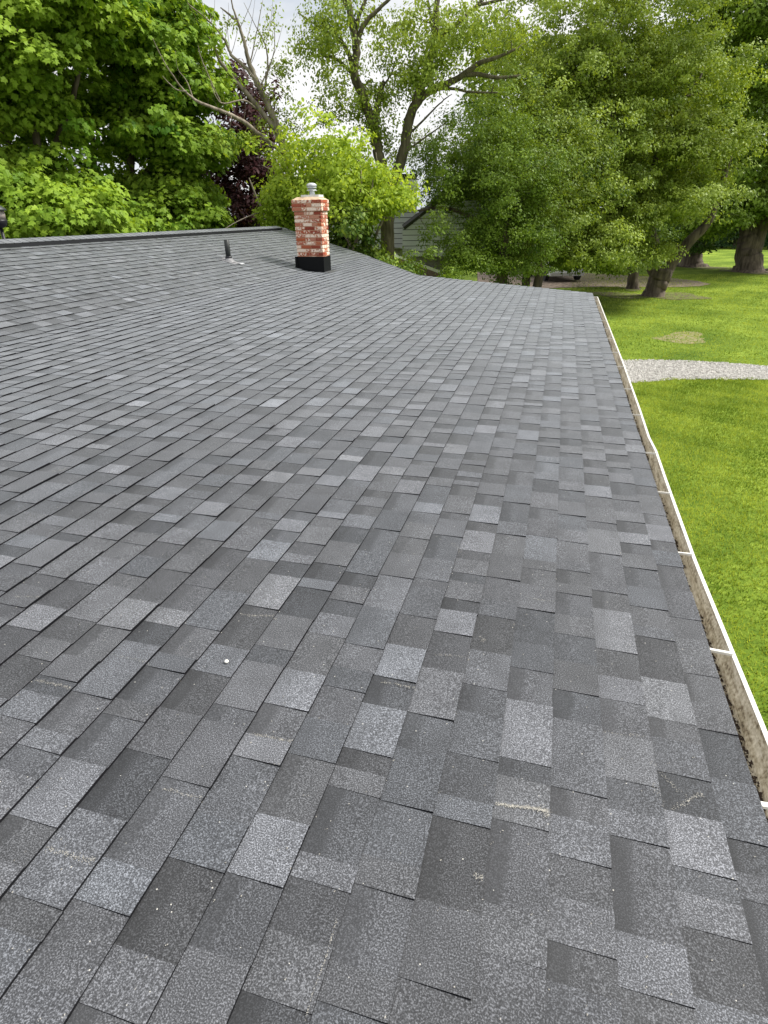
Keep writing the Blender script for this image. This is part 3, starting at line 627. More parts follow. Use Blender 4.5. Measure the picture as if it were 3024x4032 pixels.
# ------------------------------------------------------------------ foliage machinery
def halfleaf(outl, sgn, fold):
    return [(sgn * x, y, -fold * x - 0.12 * y * y) for x, y in outl]
MO = [(0, 0), (.24, -.06), (.48, .10), (.33, .30), (.56, .62), (.24, .60), (0, 1)]
mv = halfleaf(MO, 1, .25) + halfleaf(MO, -1, .25); MAPV = np.array(mv) - np.array([0, .4, 0])
MAPF = np.array([(0, 1, 2, 3, 4, 5, 6), (7, 13, 12, 11, 10, 9, 8)])
RHV = np.array([(0, -.5, 0), (.3, 0, -.08), (0, .55, -.12), (-.3, 0, -.08)], float); RHF = np.array([(0, 1, 2), (0, 2, 3)])
OVV = np.array([(0, -.5, 0), (.30, -.12, -.06), (.22, .25, -.1), (0, .6, -.16), (-.22, .25, -.1), (-.30, -.12, -.06)], float); OVF = np.array([(0, 1, 2, 3), (0, 3, 4, 5)])
def leaf_cloud(cent, cr, per, size, tmpl, tone_c, up=0.75, outv=None, flat=0.45, tone_sd=0.16, droop=0.0):
    """cent (n,3) clump centres, cr radius per clump; returns V,F,tone"""
    n = len(cent); m = n * per
    c_ = np.repeat(cent, per, axis=0); r = np.repeat(cr, per)
    d = RNG.normal(0, 1, (m, 3)); d /= np.linalg.norm(d, axis=1)[:, None]; rad = RNG.uniform(0, 1, m) ** 0.45
    off = d * (rad * r)[:, None]; off[:, 2] *= flat; off[:, 2] -= droop * (off[:, 0] ** 2 + off[:, 1] ** 2) / np.maximum(r, .01)
    pos = c_ + off
    ov = off / np.maximum(r[:, None], 1e-6)
    nn = np.array([0, 0, up]) + ov * 0.55 + RNG.normal(0, 0.42, (m, 3))
    if outv is not None: nn += np.repeat(outv, per, axis=0) * 0.45
    nn /= np.linalg.norm(nn, axis=1)[:, None]
    t = ov + RNG.normal(0, .6, (m, 3)) + np.array([0, 0, -.35]); t -= nn * (t * nn).sum(1)[:, None]; t /= np.linalg.norm(t, axis=1)[:, None]
    s_ = np.cross(t, nn); R = np.stack([s_, t, nn], -1)
    sz = size * RNG.uniform(.65, 1.25, m)
    V = np.einsum('nij,kj->nki', R, tmpl[0]) * sz[:, None, None] + pos[:, None, :]
    k = len(tmpl[0]); F = (tmpl[1][None] + (np.arange(m) * k)[:, None, None]).reshape(-1, tmpl[1].shape[1])
    tn = np.clip(np.repeat(tone_c, per) + RNG.normal(0, tone_sd, m), 0, 1)
    T = np.repeat(np.stack([tn, tn, tn, np.ones(m)], -1), k, axis=0)
    return V.reshape(-1, 3), F, T
HR = np.array([Rd[0], Rd[1], 0]); HR /= np.linalg.norm(HR); HF = np.array([-HR[1], HR[0], 0])
def blob_centres(b, dens_px=None):
    """b=(cx,cy,rx,ry (source px), D metres, depth radius m, n)"""
    cx, cy, rx, ry, D_, dr, n = b; c0 = atD(cx, cy, D_); dist = np.linalg.norm(c0 - np.array([0, 0, GZ])); s_ = dist / FPX * 0.93
    d = RNG.normal(0, 1, (n, 3)); d /= np.linalg.norm(d, axis=1)[:, None]; rad = RNG.uniform(0.12, 1, n) ** 0.42
    d = d * rad[:, None] * RNG.uniform(.82, 1.25, n)[:, None]
    K = min(n, max(5, n // 10)); sub = d[:K]; g_ = RNG.normal(0, 1, (n, 3)); sp_ = min(.30, .95 / K ** .45)
    loose = RNG.uniform(0, 1, n) < .06
    d = np.where(loose[:, None], d, sub[RNG.integers(0, K, n)] + g_ * np.array([1, 1, .55]) * sp_)
    p = c0 + np.outer(d[:, 0] * rx * s_, HR) + np.outer(d[:, 1] * dr, HF) + np.outer(d[:, 2] * ry * s_, [0, 0, 1])
    o = np.outer(d[:, 0], HR) + np.outer(d[:, 1], HF) + np.outer(d[:, 2], [0, 0, 1]); return p, o
def on_roof(p):        # keep foliage out of the house
    x, y, z = p[:, 0], p[:, 1], p[:, 2]
    rz = RIDGE[2] - np.abs(x - RIDGE[0]) * math.tan(STP); rz = np.where(x > BR[0], BR[2], rz)
    return (x > -12.6) & (x < 1.3) & (y < 17.4) & (z < rz + 0.45) & ~((x > -4.9) & (y > 14.0))
def tree(name, label, cat, base, limbs, blobs, cr, per, size, tmpl, lmat, bmat, group=None, tone=0.5, flat=.5, twig=0.012, droop=0.1, up=.75, roots=True, base_r=None, tone_sd=.07, minz=0.4, twn=5):
    root = tag(empty(name, (float(base[0]), float(base[1]), 0)), label, cat, group); inv = -np.array([base[0], base[1], 0.0])
    mb = MB(); nodes_ = []
    trunk_done = False
    for li, lm in enumerate(limbs):
        pts_, rad_ = lm; P, R_ = spline(pts_, rad_, 6)
        P = [p + (np.array([random.gauss(0, .25), random.gauss(0, .25), 0]) * min(r, .05) if 0 < i < len(P) - 1 else 0) for i, (p, r) in enumerate(zip(P, R_))]
        fl = [max(0, .9 - .35 * i) for i in range(len(P))] if (li == 0 and roots) else None
        tgt = MB() if li == 0 else mb
        tgt.tube([p + inv for p in P], R_, 12 if (li == 0) else 8, True, fl)
        if li == 0: tgt.build('trunk', bmat, root, True)
        nodes_ += [(p, r) for p, r in zip(P, R_)]
    C = []; O = []; 
    for b in blobs:
        p, o = blob_centres(b); C.append(p); O.append(o)
    if C:
        C = np.concatenate(C); O = np.concatenate(O); k = ~on_roof(C) & (C[:, 2] > minz); C = C[k]; O = O[k]
        NPs = np.array([q[0] for q in nodes_]); NR = [q[1] for q in nodes_]
        order = np.argsort([np.min(((NPs - c_) ** 2).sum(1)) for c_ in C])
        cap = 260; step = max(1, len(order) // cap)
        for i in order[::step]:
            c_ = C[i]; dv = ((NPs - c_) ** 2).sum(1) * (1 + 1.2 * (NPs[:, 2] > c_[2] - .1)); jn_ = int(np.argmin(dv)); a = NPs[jn_]
            ln = np.linalg.norm(c_ - a)
            if ln < .15 or ln > 6: continue
            r0 = min(NR[jn_] * .55, twig * (1 + ln * 1.1)); mid = (a + c_) / 2 + RNG.normal(0, .08, 3) * ln + np.array([0, 0, .10 * ln])
            P, R_ = spline([a, mid, c_], [r0, r0 * .6, twig * .35], 3); mb.tube([p + inv for p in P], R_, twn, False)
            NPs = np.vstack([NPs, P[2:]]); NR += R_[2:]
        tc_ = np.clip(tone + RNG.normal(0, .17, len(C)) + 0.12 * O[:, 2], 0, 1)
        crs = cr * RNG.uniform(.6, 1.3, len(C))
        V, F, T = leaf_cloud(C + inv, crs, per, size, tmpl, tc_, up, O, flat, tone_sd, droop)
        cen = V.reshape(-1, len(tmpl[0]), 3).mean(1) - inv
        rz = RIDGE[2] - np.abs(cen[:, 0] - RIDGE[0]) * math.tan(STP); rz = np.where(cen[:, 0] > BR[0], BR[2], rz)
        kk = ~((cen[:, 0] > -12.6) & (cen[:, 0] < 1.0) & (cen[:, 1] < 17.0) & (cen[:, 2] < rz + .12) & ~((cen[:, 0] > -4.9) & (cen[:, 1] > 13.7)))
        kt = np.repeat(kk, len(tmpl[0])); nk = kk.sum(); V = V[kt]; T = T[kt]
        F = (tmpl[1][None] + (np.arange(nk) * len(tmpl[0]))[:, None, None]).reshape(-1, tmpl[1].shape[1])
        if name == 'maple_tree' and tone > .5:
            k7 = len(tmpl[0]); cc = V.reshape(-1, k7, 3); cw = cc.mean(1) - inv; dd = np.linalg.norm(cw - np.array([0, 0, GZ]), axis=1); inview = np.array([0 < pix(q)[0] < 3024 and 0 < pix(q)[1] < 960 for q in cw])
            sel = np.argsort(dd + 100 * ~inview)[:300]
            for i_ in sel:
                o_ = cc[i_].mean(0); me_ = mesh_np('leaf', cc[i_] - o_, tmpl[1], T.reshape(-1, k7, 4)[i_]); lo = link('leaf', me_, lmat, root); lo.location = o_
            kp = np.ones(len(cc), bool); kp[sel] = False; kt = np.repeat(kp, k7); V = V[kt]; T = T[kt]; F = (tmpl[1][None] + (np.arange(kp.sum()) * k7)[:, None, None]).reshape(-1, tmpl[1].shape[1])
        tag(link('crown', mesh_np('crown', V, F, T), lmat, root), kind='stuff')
    if mb.v: mb.build('branches', bmat, root, True)
    print(name, 'clumps', 0 if len(C) == 0 else len(C)); return root
MAP = (MAPV, MAPF); RH_ = (RHV, RHF); OV = (OVV, OVF)
def px(D_, *pp): return [atD(x, y, D_ + (r[0] if r else 0)) for x, y, *r in pp]
def gb(D_, x, y=1000):
    p = atD(x, y, D_); return np.array([p[0], p[1], 0.0])
# two bright maples beyond the ridge
DA = 19.5
b = gb(DA, 190)
tree('maple_tree', 'bright green broad leaved maple filling the top left corner behind the ridge', 'tree', b,
     [([b + [0, 0, -.1], atD(190, 1000, DA), atD(170, 800, DA), atD(150, 600, DA), atD(120, 400, DA), atD(60, 100, DA)], [.18, .14, .12, .10, .08, .04]),
      ([atD(182, 880, DA), atD(80, 690, DA), atD(-40, 520, DA), atD(-120, 300, DA)], [.09, .08, .06, .03]),
      ([atD(165, 700, DA), atD(240, 520, DA), atD(300, 350, DA), atD(330, 100, DA)], [.11, .09, .06, .03]),
      ([atD(130, 640, DA), atD(30, 560, DA), atD(-60, 400, DA)], [.08, .06, .03])],
     [(40, 120, 260, 170, DA, 2.2, 330), (150, 330, 230, 110, DA, 1.8, 130), (60, 500, 200, 60, DA, 1.4, 40), (40, 640, 130, 50, DA - .5, 1.2, 34), (-100, 400, 150, 420, DA, 2.2, 150),
      (130, 870, 290, 110, DA - 1, 1.8, 520), (10, 700, 150, 60, DA - 1, 1.6, 90), (30, 760, 130, 90, DA - 1, 1.6, 90), (250, 450, 110, 60, DA, 1.5, 30), (300, 80, 200, 110, DA, 2, 150)],
       .44, 44, .142, MAP, M_LMAPLE, M_BARK, 'maples behind the ridge', tone=.58, flat=.5, twig=.014, droop=.25, minz=1.5)
DB = 22
b = gb(DB, 512)
tree('maple_tree', 'tall green maple with dark slender stems between the corner maple and the bare limbs', 'tree', b,
     [([b + [0, 0, -.1], atD(512, 1000, DB), atD(515, 760, DB), atD(512, 600, DB), atD(500, 480, DB), atD(470, 250, DB), atD(450, 0, DB)], [.19, .15, .13, .11, .09, .07, .04]),
      ([atD(515, 780, DB), atD(570, 690, DB), atD(620, 600, DB), atD(660, 400, DB), atD(680, 200, DB)], [.12, .10, .09, .06, .03]),
      ([atD(362, 1000, DB), atD(366, 800, DB), atD(370, 600, DB), atD(340, 420, DB), atD(300, 200, DB)], [.12, .11, .09, .06, .03]),
      ([atD(520, 800, DB), atD(590, 740, DB), atD(700, 700, DB), atD(800, 690, DB)], [.1, .08, .05, .03]),
      ([atD(610, 640, DB), atD(612, 420, DB), atD(600, 300, DB)], [.1, .08, .04])],
     [(480, 110, 230, 170, DB, 2.2, 330), (600, 60, 150, 120, DB, 2, 150), (620, 300, 190, 130, DB, 2, 210), (420, 330, 170, 90, DB, 1.8, 90), (710, 470, 150, 110, DB, 2, 150), (480, 500, 160, 50, DB - .6, 1.4, 26),
      (740, 620, 120, 130, DB, 1.6, 160), (330, 470, 130, 60, DB, 1.6, 26), (620, 560, 130, 50, DB - .8, 1.4, 24), (720, 800, 130, 140, DB, 1.6, 220), (600, 870, 220, 90, DB - 1, 1.8, 420), (400, 900, 190, 70, DB - 1, 1.6, 320), (300, 560, 90, 60, DB, 1.5, 20), (760, 920, 110, 60, DB - 1.2, 1.4, 100), (440, 640, 70, 50, DB, 1, 16), (430, 750, 130, 60, DB, 1, 56), (300, 740, 120, 60, DA, 1, 50), (230, 640, 110, 60, DA, 1, 26), (700, 720, 100, 80, DB, 1, 60), (560, 720, 80, 40, DB, 1, 16)],
       .44, 44, .142, MAP, M_LMAPLE, M_BARK, 'maples behind the ridge', tone=.45, flat=.5, twig=.014, droop=.25, minz=1.5)
# purple maple behind
DC = 27; b = gb(DC, 1000)
tree('purple_maple', 'dark purple leaved maple showing behind the pale bare limbs', 'tree', b,
     [([b + [0, 0, -.1], atD(1000, 900, DC), atD(1000, 600, DC), atD(980, 350, DC)], [.3, .22, .15, .05])],
     [(970, 760, 130, 170, DC, 2.2, 460), (980, 560, 120, 150, DC, 2.0, 230), (960, 400, 80, 110, DC, 1.4, 70), (930, 300, 70, 50, DC, 1, 22), (900, 900, 120, 60, DC, 1.5, 120), (620, 560, 60, 40, DC, 1, 12)],
     .42, 22, .15, OV, M_LPURP, M_BARK, tone=.5, flat=.7)
# mostly bare leaning tree
DD = 21; b = gb(DD, 1215); BK = 1.35
def L_(D_, rads, *pp): return (px(D_, *pp), [r * .68 for r in rads])

tree('bare_limbed_tree', 'half dead tree with long bare pale limbs reaching left over the maples', 'tree', b,
     [([b + [0, 0, -.1], atD(1205, 1000, DD), atD(1160, 760, DD), atD(1110, 560, DD), atD(1060, 420, DD), atD(1030, 360, DD)], [.26 / BK, .22 / BK, .19 / BK, .16 / BK, .125 / BK, .115 / BK]),
      L_(DD, [.11, .095, .075, .055, .03, .015], (1030, 360), (985, 260), (965, 180), (940, 95), (915, 20), (905, -60)),
      L_(DD, [.045, .04, .02], (935, 85), (900, 55), (868, 30)),
      L_(DD, [.09, .075, .06, .045, .03, .02], (1040, 375), (975, 275), (910, 215), (885, 160), (830, 90), (740, 15, -1)),
      L_(DD, [.12, .10, .08, .06, .04, .02, .01], (1105, 540), (1000, 400), (930, 320), (865, 240), (840, 175), (780, 90), (735, 0, -1)),
      L_(DD, [.11, .095, .085, .07, .055, .035, .02, .012], (1130, 610), (1060, 560, -.6), (960, 480, -1), (880, 440, -1.4), (780, 400, -1.8), (720, 350, -2), (650, 250, -2.4), (600, 150, -2.6)),
      L_(DD, [.03, .02, .01, .006], (760, 390, -1.8), (735, 320, -1.8), (700, 270, -1.8), (690, 200, -1.8)),
      L_(DD, [.03, .022, .012], (735, 360, -2), (690, 350, -2), (640, 300, -2.2)),
      L_(DD, [.045, .035, .025, .012], (1010, 430), (960, 395, -.5), (870, 405, -.8), (830, 330, -1)),
      L_(DD, [.03, .02, .01], (870, 405, -.8), (800, 250, -1), (780, 180, -1)),
      L_(DD, [.05, .04, .03, .015, .008], (1040, 350), (1055, 270), (1045, 180), (1000, 90), (960, 10)),
      L_(DD, [.03, .02, .008], (1030, 330), (1080, 200), (1075, 40)), L_(DD, [.03, .02, .008], (985, 250), (1010, 130), (1035, 0)),
      L_(DD, [.045, .03, .012], (1150, 720), (1110, 690, -.6), (1030, 650, -1)), L_(DD, [.05, .04, .02, .012], (1170, 900), (1080, 830, -1), (960, 860, -2), (840, 930, -3))] +
     [L_(DD, [.014, .009, .004], (x0_, y0_), (x0_ + dx * .5 + 6, y0_ + dy * .5), (x0_ + dx, y0_ + dy)) for x0_, y0_, dx, dy in
      [(965, 180, 40, -190), (945, 110, 60, -160), (985, 260, 70, -210), (905, 210, -30, -170), (885, 160, 15, -150), (840, 175, -20, -150), (800, 110, -10, -130), (865, 240, 10, -140), (1055, 270, 60, -180), (1045, 180, 30, -190), (930, 320, -60, -160), (910, 215, 30, -150), (700, 320, 10, -150), (680, 290, -10, -120), (650, 250, 20, -130), (780, 400, 20, -160), (820, 420, -20, -190), (880, 440, -20, -150), (860, 435, -60, -120), (960, 480, 0, -120), (830, 90, 15, -100), (780, 60, -45, -50), (740, 320, -70, -90), (1000, 400, -90, -90), (960, 360, 20, -130), (1030, 360, 30, -120)]],
     [(1085, 200, 40, 100, DD, .6, 16), (1065, 160, 60, 50, DD, .6, 8), (1100, 330, 60, 90, DD, .6, 18), (870, 90, 50, 50, DD, .5, 4), (920, 170, 60, 60, DD, .5, 7), (1150, 400, 80, 110, DD, .8, 22), (1080, 480, 110, 80, DD, .8, 22), (1120, 100, 60, 80, DD, .6, 5), (960, 560, 90, 50, DD - 1, .8, 14)],
     .26, 16, .085, RH_, M_LGREEN, M_BARKP, tone=.85, flat=.8, twig=.008, droop=.2, up=.4, twn=4)
# central tree with two leaders
DE = 21.5; b = gb(DE, 1525)
def T_(rads, *pp): return (px(DE, *pp), rads)
tree('forked_tree', 'tall thinly leaved tree with two leaders behind the chimney and a long limb going right', 'tree', b,
     [([b + [0, 0, -.1], atD(1528, 1090, DE), atD(1526, 960, DE), atD(1526, 860, DE), atD(1535, 780, DE)], [.30, .235, .23, .22, .22]),
      T_([.19, .17, .165, .16, .15, .14, .13, .12, .10, .08], (1528, 800), (1515, 700), (1492, 620), (1478, 540), (1450, 440), (1425, 370), (1396, 290), (1403, 190), (1385, 80), (1355, -60)),
      T_([.18, .17, .165, .15, .13, .11, .09, .07], (1540, 790), (1560, 690), (1592, 590), (1608, 480), (1640, 390), (1690, 250), (1715, 130), (1725, -60)),
      T_([.12, .115, .11, .10, .085, .07, .05, .03], (1600, 480), (1650, 395), (1700, 355), (1770, 325), (1830, 290), (1890, 248), (1960, 225), (2040, 190)),
      T_([.07, .06, .05, .03], (1815, 300), (1880, 292), (1960, 306), (2050, 298)), T_([.05, .04, .03, .02], (1720, 350), (1790, 350), (1850, 362), (1960, 365)), T_([.02, .018, .01], (1935, 362), (1940, 350), (1943, 335)),
      T_([.10, .085, .075, .06, .04], (1695, 240), (1740, 140), (1790, 105), (1850, 50), (1900, 0), ), T_([.05, .04, .02], (1880, 20), (1950, 5), (2010, -10)),
      T_([.07, .06, .05, .03, .015], (1395, 280), (1362, 190), (1325, 145), (1270, 115), (1172, 50)), T_([.06, .05, .035, .02], (1405, 310), (1355, 255), (1305, 225), (1262, 222)),
      T_([.085, .07, .055, .04], (1402, 200), (1425, 110), (1480, 45), (1540, -10)), T_([.07, .06, .04], (1400, 150), (1415, 60), (1450, -20)),
      T_([.09, .085, .08, .05], (1480, 520), (1482, 430), (1500, 360), (1512, 320)), T_([.03, .022, .012], (1502, 350), (1540, 290), (1555, 240)),
      T_([.04, .03, .02, .01], (1600, 540), (1670, 470), (1740, 400), (1780, 370)), T_([.035, .025, .012], (1590, 600), (1690, 530), (1760, 480)), T_([.05, .04, .02], (1400, 90), (1360, 20), (1330, -30)),
      T_([.05, .04, .02], (1708, 150), (1695, 60), (1680, -30))],
     [(1380, 60, 130, 90, DE, 1.4, 75), (1270, 60, 110, 70, DE, 1.2, 42), (1280, 170, 110, 70, DE, 1.2, 45), (1350, 240, 100, 70, DE, 1.2, 45), (1450, 250, 60, 110, DE, 1, 20), (1270, 240, 90, 50, DE, 1.2, 32), (1330, 330, 110, 80, DE, 1.3, 36),
      (1600, 90, 100, 110, DE, 1.4, 55), (1680, 120, 130, 120, DE, 1.4, 90), (1600, 280, 60, 90, DE, 1, 36), (1680, 330, 90, 90, DE, 1.2, 60), (1640, 210, 90, 80, DE, 1.2, 45), (1800, 200, 140, 100, DE, 1.4, 75), (1760, 60, 140, 80, DE, 1.4, 45), (1900, 130, 130, 80, DE, 1.4, 55),
      (1480, 420, 40, 110, DE, .7, 40), (1500, 300, 60, 60, DE, .8, 14), (1430, 460, 60, 60, DE, .8, 22), (1570, 400, 60, 60, DE, .8, 14), (1580, 560, 60, 120, DE, .8, 36), (1330, 430, 110, 60, DE, 1.2, 34), (1980, 60, 110, 90, DE, 1.2, 35)],
     .34, 22, .095, RH_, M_LGREEN, M_BARKG, tone=.72, flat=.8, twig=.010, droop=.25, up=.4)
# yellow-green undergrowth saplings round the fork
def sap(label, D_, x, blobs, tone, m=M_LYEL, per=24, size=.11, cr=.34):
    b = gb(D_, x); top = blobs[0]
    tree('sapling', label, 'tree', b, [([b + [0, 0, -.1], atD(x, 1080, D_), atD(x - 5, 900, D_), atD(top[0], top[1] + 60, D_)], [.09, .07, .055, .02]),
         ([atD(x, 1000, D_), atD(x + 60, 850, D_), atD(x + 90, 700, D_)], [.05, .04, .015]), ([atD(x - 2, 960, D_), atD(x - 80, 820, D_), atD(x - 130, 700, D_)], [.05, .035, .015]),
         ([atD(x - 2, 930, D_), atD(x + 40, 760, D_), atD(x + 30, 600, D_)], [.045, .035, .012])],
         [(a, b_, c_, d_, D_, 1.3, n) for a, b_, c_, d_, n in blobs], cr, per, size, OV, m, M_BARKP, 'yellow-green saplings behind the chimney', tone=tone, flat=.6, twig=.007, droop=.3, up=.6, roots=False, minz=1.2)
sap('lime yellow leafy sapling rising straight behind the chimney', 19.0, 1250, [(1240, 520, 120, 90, 50), (1170, 580, 80, 80, 30), (1330, 600, 120, 90, 60), (1300, 690, 150, 90, 120), (1230, 750, 110, 90, 90), (1360, 790, 130, 100, 150), (1420, 680, 100, 110, 80)], .8)
sap('yellow-green bushy sapling left of the chimney against the purple tree', 20.0, 1110, [(1140, 660, 60, 70, 34), (1140, 780, 90, 70, 90), (1110, 860, 70, 50, 60), (1160, 890, 90, 50, 90), (1020, 600, 50, 50, 7)], .62)
sap('lime green sapling hanging in front of the forked trunk', 19.5, 1450, [(1550, 730, 110, 60, 66), (1510, 790, 110, 60, 90), (1610, 770, 80, 60, 46), (1450, 780, 80, 70, 50), (1440, 1010, 50, 30, 30)], .85)
sap('darker green sapling low between the chimney and the forked trunk', 18.5, 1380, [(1380, 880, 70, 70, 60), (1330, 960, 60, 60, 70), (1420, 980, 90, 50, 90), (1450, 1040, 90, 30, 60), (1560, 1060, 80, 30, 46)], .2, M_LGREEN)
# dense dark tree right of the fork
DG = 23; b = gb(DG, 1980)
tree('dense_green_tree', 'dense dark green tree right of the forked tree, over the neighbour\'s low roof', 'tree', b,
     [([b + [0, 0, -.1], atD(1975, 1100, DG), atD(1985, 950, DG), atD(1960, 800, DG), atD(1930, 600, DG)], [.24, .2, .16, .12, .05]),
      ([atD(1975, 960, DG), atD(1880, 870, DG), atD(1760, 820, DG), atD(1640, 830, DG - 1)], [.09, .075, .06, .03]), ([atD(1980, 900, DG), atD(2060, 800, DG), atD(2120, 650, DG)], [.09, .07, .03])],
     [(1880, 530, 170, 130, DG, 2.2, 240), (1760, 640, 130, 140, DG, 2, 210), (1960, 760, 150, 150, DG, 2.4, 360), (2050, 640, 130, 150, DG, 2.2, 200), (1750, 760, 70, 40, DG, 1.2, 30), (1960, 940, 170, 90, DG, 1.8, 240), (2080, 850, 120, 120, DG, 2, 170), (1860, 1040, 80, 40, DG - 2, 1.0, 90), (1830, 960, 70, 50, DG - 2, .8, 40), (1790, 1060, 40, 25, DG - 3, .6, 26), (1720, 900, 70, 70, DG - 2, .8, 24), (1660, 990, 50, 30, DG - 3, .6, 8), (1960, 1060, 130, 40, DG, 1.2, 90)],
     .36, 44, .085, RH_, M_LDARK, M_BARK, tone=.55, flat=.6, twig=.012, droop=.3, up=.6)
for k_, (x, lab) in enumerate([(2120, 'slim dark trunked tree hanging leaves over the far corner of the shingle roof'), (2070, 'thin shaded tree between the dense green tree and the slim trunk')]):
    D_ = 25 + k_ * 2; b = gb(D_, x)
    tree('slender_tree', lab, 'tree', b, [([b + [0, 0, -.1], atD(x, 1100, D_), atD(x + 12, 980, D_), atD(x + 20, 800, D_), atD(x + 30, 600, D_)], [.22, .17, .15, .1, .05])],
         [(x + 60, 620, 180, 160, D_, 2.2, 240), (x + 40, 840, 160, 120, D_, 2.2, 230), (x - 10 + 60 * k_, 980, 120, 60, D_, 1.6, 100)] if k_ == 0 else [(x + 60, 500, 170, 160, D_, 2, 220), (x + 40, 900, 110, 60, D_, 1.5, 60), (x - 30, 1020, 90, 50, D_, 1, 40)],
         .36, 30, .11, RH_, M_LGREEN, M_BARK, 'slender trees at the roof corner', tone=.45, flat=.6, twig=.012, droop=.3)
# big spreading tree on the lawn
HB = atZ(2572, 1168); DH = math.hypot(HB[0], HB[1])
tree('spreading_tree', 'big spreading lawn tree with a leaning V-forked trunk and bare soil round its roots', 'tree', HB,
     [([HB + [0, 0, -.15], atD(2580, 1140, DH), atD(2596, 1100, DH), atD(2608, 1062, DH)], [.62, .46, .48, .52]),
      ([atD(2590, 1085, DH), atD(2562, 1040, DH), atD(2535, 1000, DH), atD(2480, 950, DH), atD(2380, 880, DH), atD(2250, 700, DH)], [.34, .28, .24, .2, .14, .06]),
      ([atD(2605, 1075, DH), atD(2590, 1010, DH), atD(2560, 900, DH), atD(2500, 700, DH), atD(2400, 400, DH), atD(2350, 100, DH)], [.30, .24, .22, .18, .12, .05]),
      ([atD(2620, 1075, DH), atD(2655, 1015, DH), atD(2720, 945, DH), atD(2800, 850, DH), atD(2880, 600, DH)], [.34, .30, .24, .18, .08]),
      ([atD(2500, 700, DH), atD(2420, 480, DH - 2), atD(2300, 340, DH - 3), atD(2200, 260, DH - 3)], [.12, .07, .05, .03]), ([atD(2540, 800, DH), atD(2620, 500, DH), atD(2760, 300, DH)], [.15, .1, .04]),
      ],
     [(2180, 150, 190, 160, DH - 2, 3.2, 260), (2420, 150, 170, 150, DH, 3.2, 260), (2200, 400, 210, 170, DH - 2, 3.2, 380), (2480, 380, 230, 170, DH, 3.5, 420), (2700, 330, 190, 160, DH, 3.2, 280), (2330, 620, 230, 150, DH - 2, 3.5, 400), (2600, 600, 220, 150, DH, 3.2, 380),
      (2180, 760, 150, 140, DH - 4, 2.8, 240), (2400, 820, 190, 110, DH - 3, 3, 300), (2620, 800, 160, 80, DH - 1, 3, 170), (2280, 960, 160, 75, DH - 5, 2.4, 230), (2420, 1000, 100, 50, DH - 4, 2, 90), (2150, 990, 90, 60, DH - 6, 1.6, 70), (2480, 930, 90, 50, DH - 2, 1.6, 60), (2600, 970, 60, 40, DH - 1, 1.2, 22), (2750, 640, 160, 120, DH, 2.6, 160), (2330, 1040, 120, 30, DH - 5, 1.6, 42), (2300, -160, 330, 150, DH, 4, 240), (2620, -60, 260, 200, DH, 4, 240)],
     .47, 62, .12, RH_, M_LGREEN, M_BARK, tone=.66, flat=.5, twig=.02, droop=.35, up=.6, minz=1.0)
# right-hand tree
IB = atZ(2945, 1072); DI = math.hypot(IB[0], IB[1])
tree('park_tree', 'thick trunked tree at the right edge of the lawn, broken stub on its side', 'tree', IB,
     [([IB + [0, 0, -.15], atD(2948, 1040, DI), atD(2944, 990, DI), atD(2950, 940, DI), atD(2946, 880, DI), atD(2940, 700, DI)], [1.05, .82, .72, .68, .42, .2]),
      ([atD(2965, 990, DI), atD(2990, 920, DI), atD(3010, 870, DI), atD(3060, 760, DI)], [.55, .42, .36, .2]), ([atD(2965, 1055, DI), atD(2982, 1025, DI), atD(2994, 1008, DI)], [.4, .26, .2]),
      ([atD(2945, 860, DI), atD(2880, 700, DI), atD(2800, 500, DI)], [.3, .2, .1])],
     [(2830, 120, 220, 150, DI, 4.5, 330), (3020, 300, 200, 260, DI, 4.5, 420), (2900, 450, 200, 200, DI, 4.5, 380), (2980, 700, 190, 120, DI, 4, 250), (2860, 800, 120, 60, DI - 3, 3, 110), (2760, 880, 100, 40, DI - 4, 2.5, 46), (3000, 830, 110, 40, DI, 3, 60), (2900, 40, 200, 100, DI, 4, 160), (3050, -200, 300, 200, DI, 6, 260), (3250, 300, 150, 300, DI, 5, 200)],
     .85, 42, .24, RH_, M_LDARK, M_BARK, tone=.7, flat=.6, twig=.03, droop=.35, minz=1.6)
JB = atZ(2490, 1140); DJ = math.hypot(JB[0], JB[1])
tree('shaded_tree', 'dark straight trunked tree just left of the V-forked trunk', 'tree', JB,
     [([JB + [0, 0, -.1], atD(2492, 1100, DJ), atD(2492, 1020, DJ), atD(2490, 900, DJ), atD(2480, 700, DJ)], [.36, .27, .25, .2, .1]), ([atD(2490, 1000, DJ), atD(2440, 980, DJ), atD(2400, 970, DJ)], [.16, .12, .08])],
     [(2490, 880, 140, 90, DJ, 2.4, 160), (2470, 985, 60, 35, DJ, 1.4, 36), (2560, 940, 70, 50, DJ, 1.5, 40)], .45, 34, .15, RH_, M_LDARK, M_BARK, tone=.1, flat=.6, twig=.02, droop=.3, minz=1.2)
KB = atZ(2722, 1052); DK = math.hypot(KB[0], KB[1])
tree('low_branched_tree', 'tree with leaves darkened for shade standing behind and between the two lawn trunks', 'tree', KB,
     [([KB + [0, 0, -.1], atD(2724, 1020, DK), atD(2726, 980, DK), atD(2722, 900, DK), atD(2720, 700, DK)], [.95, .68, .6, .4, .2])],
     [(2725, 900, 80, 70, DK, 3, 130), (2740, 985, 60, 30, DK - 2, 1.8, 40), (2690, 990, 40, 25, DK - 2, 1.4, 16), (2720, 780, 140, 100, DK, 3.5, 180)], .6, 36, .2, RH_, M_LDARK, M_BARK, tone=.0, flat=.6, twig=.03, droop=.3, minz=1.2)  # lowest leaf tone paints in the shade beneath the spreading tree
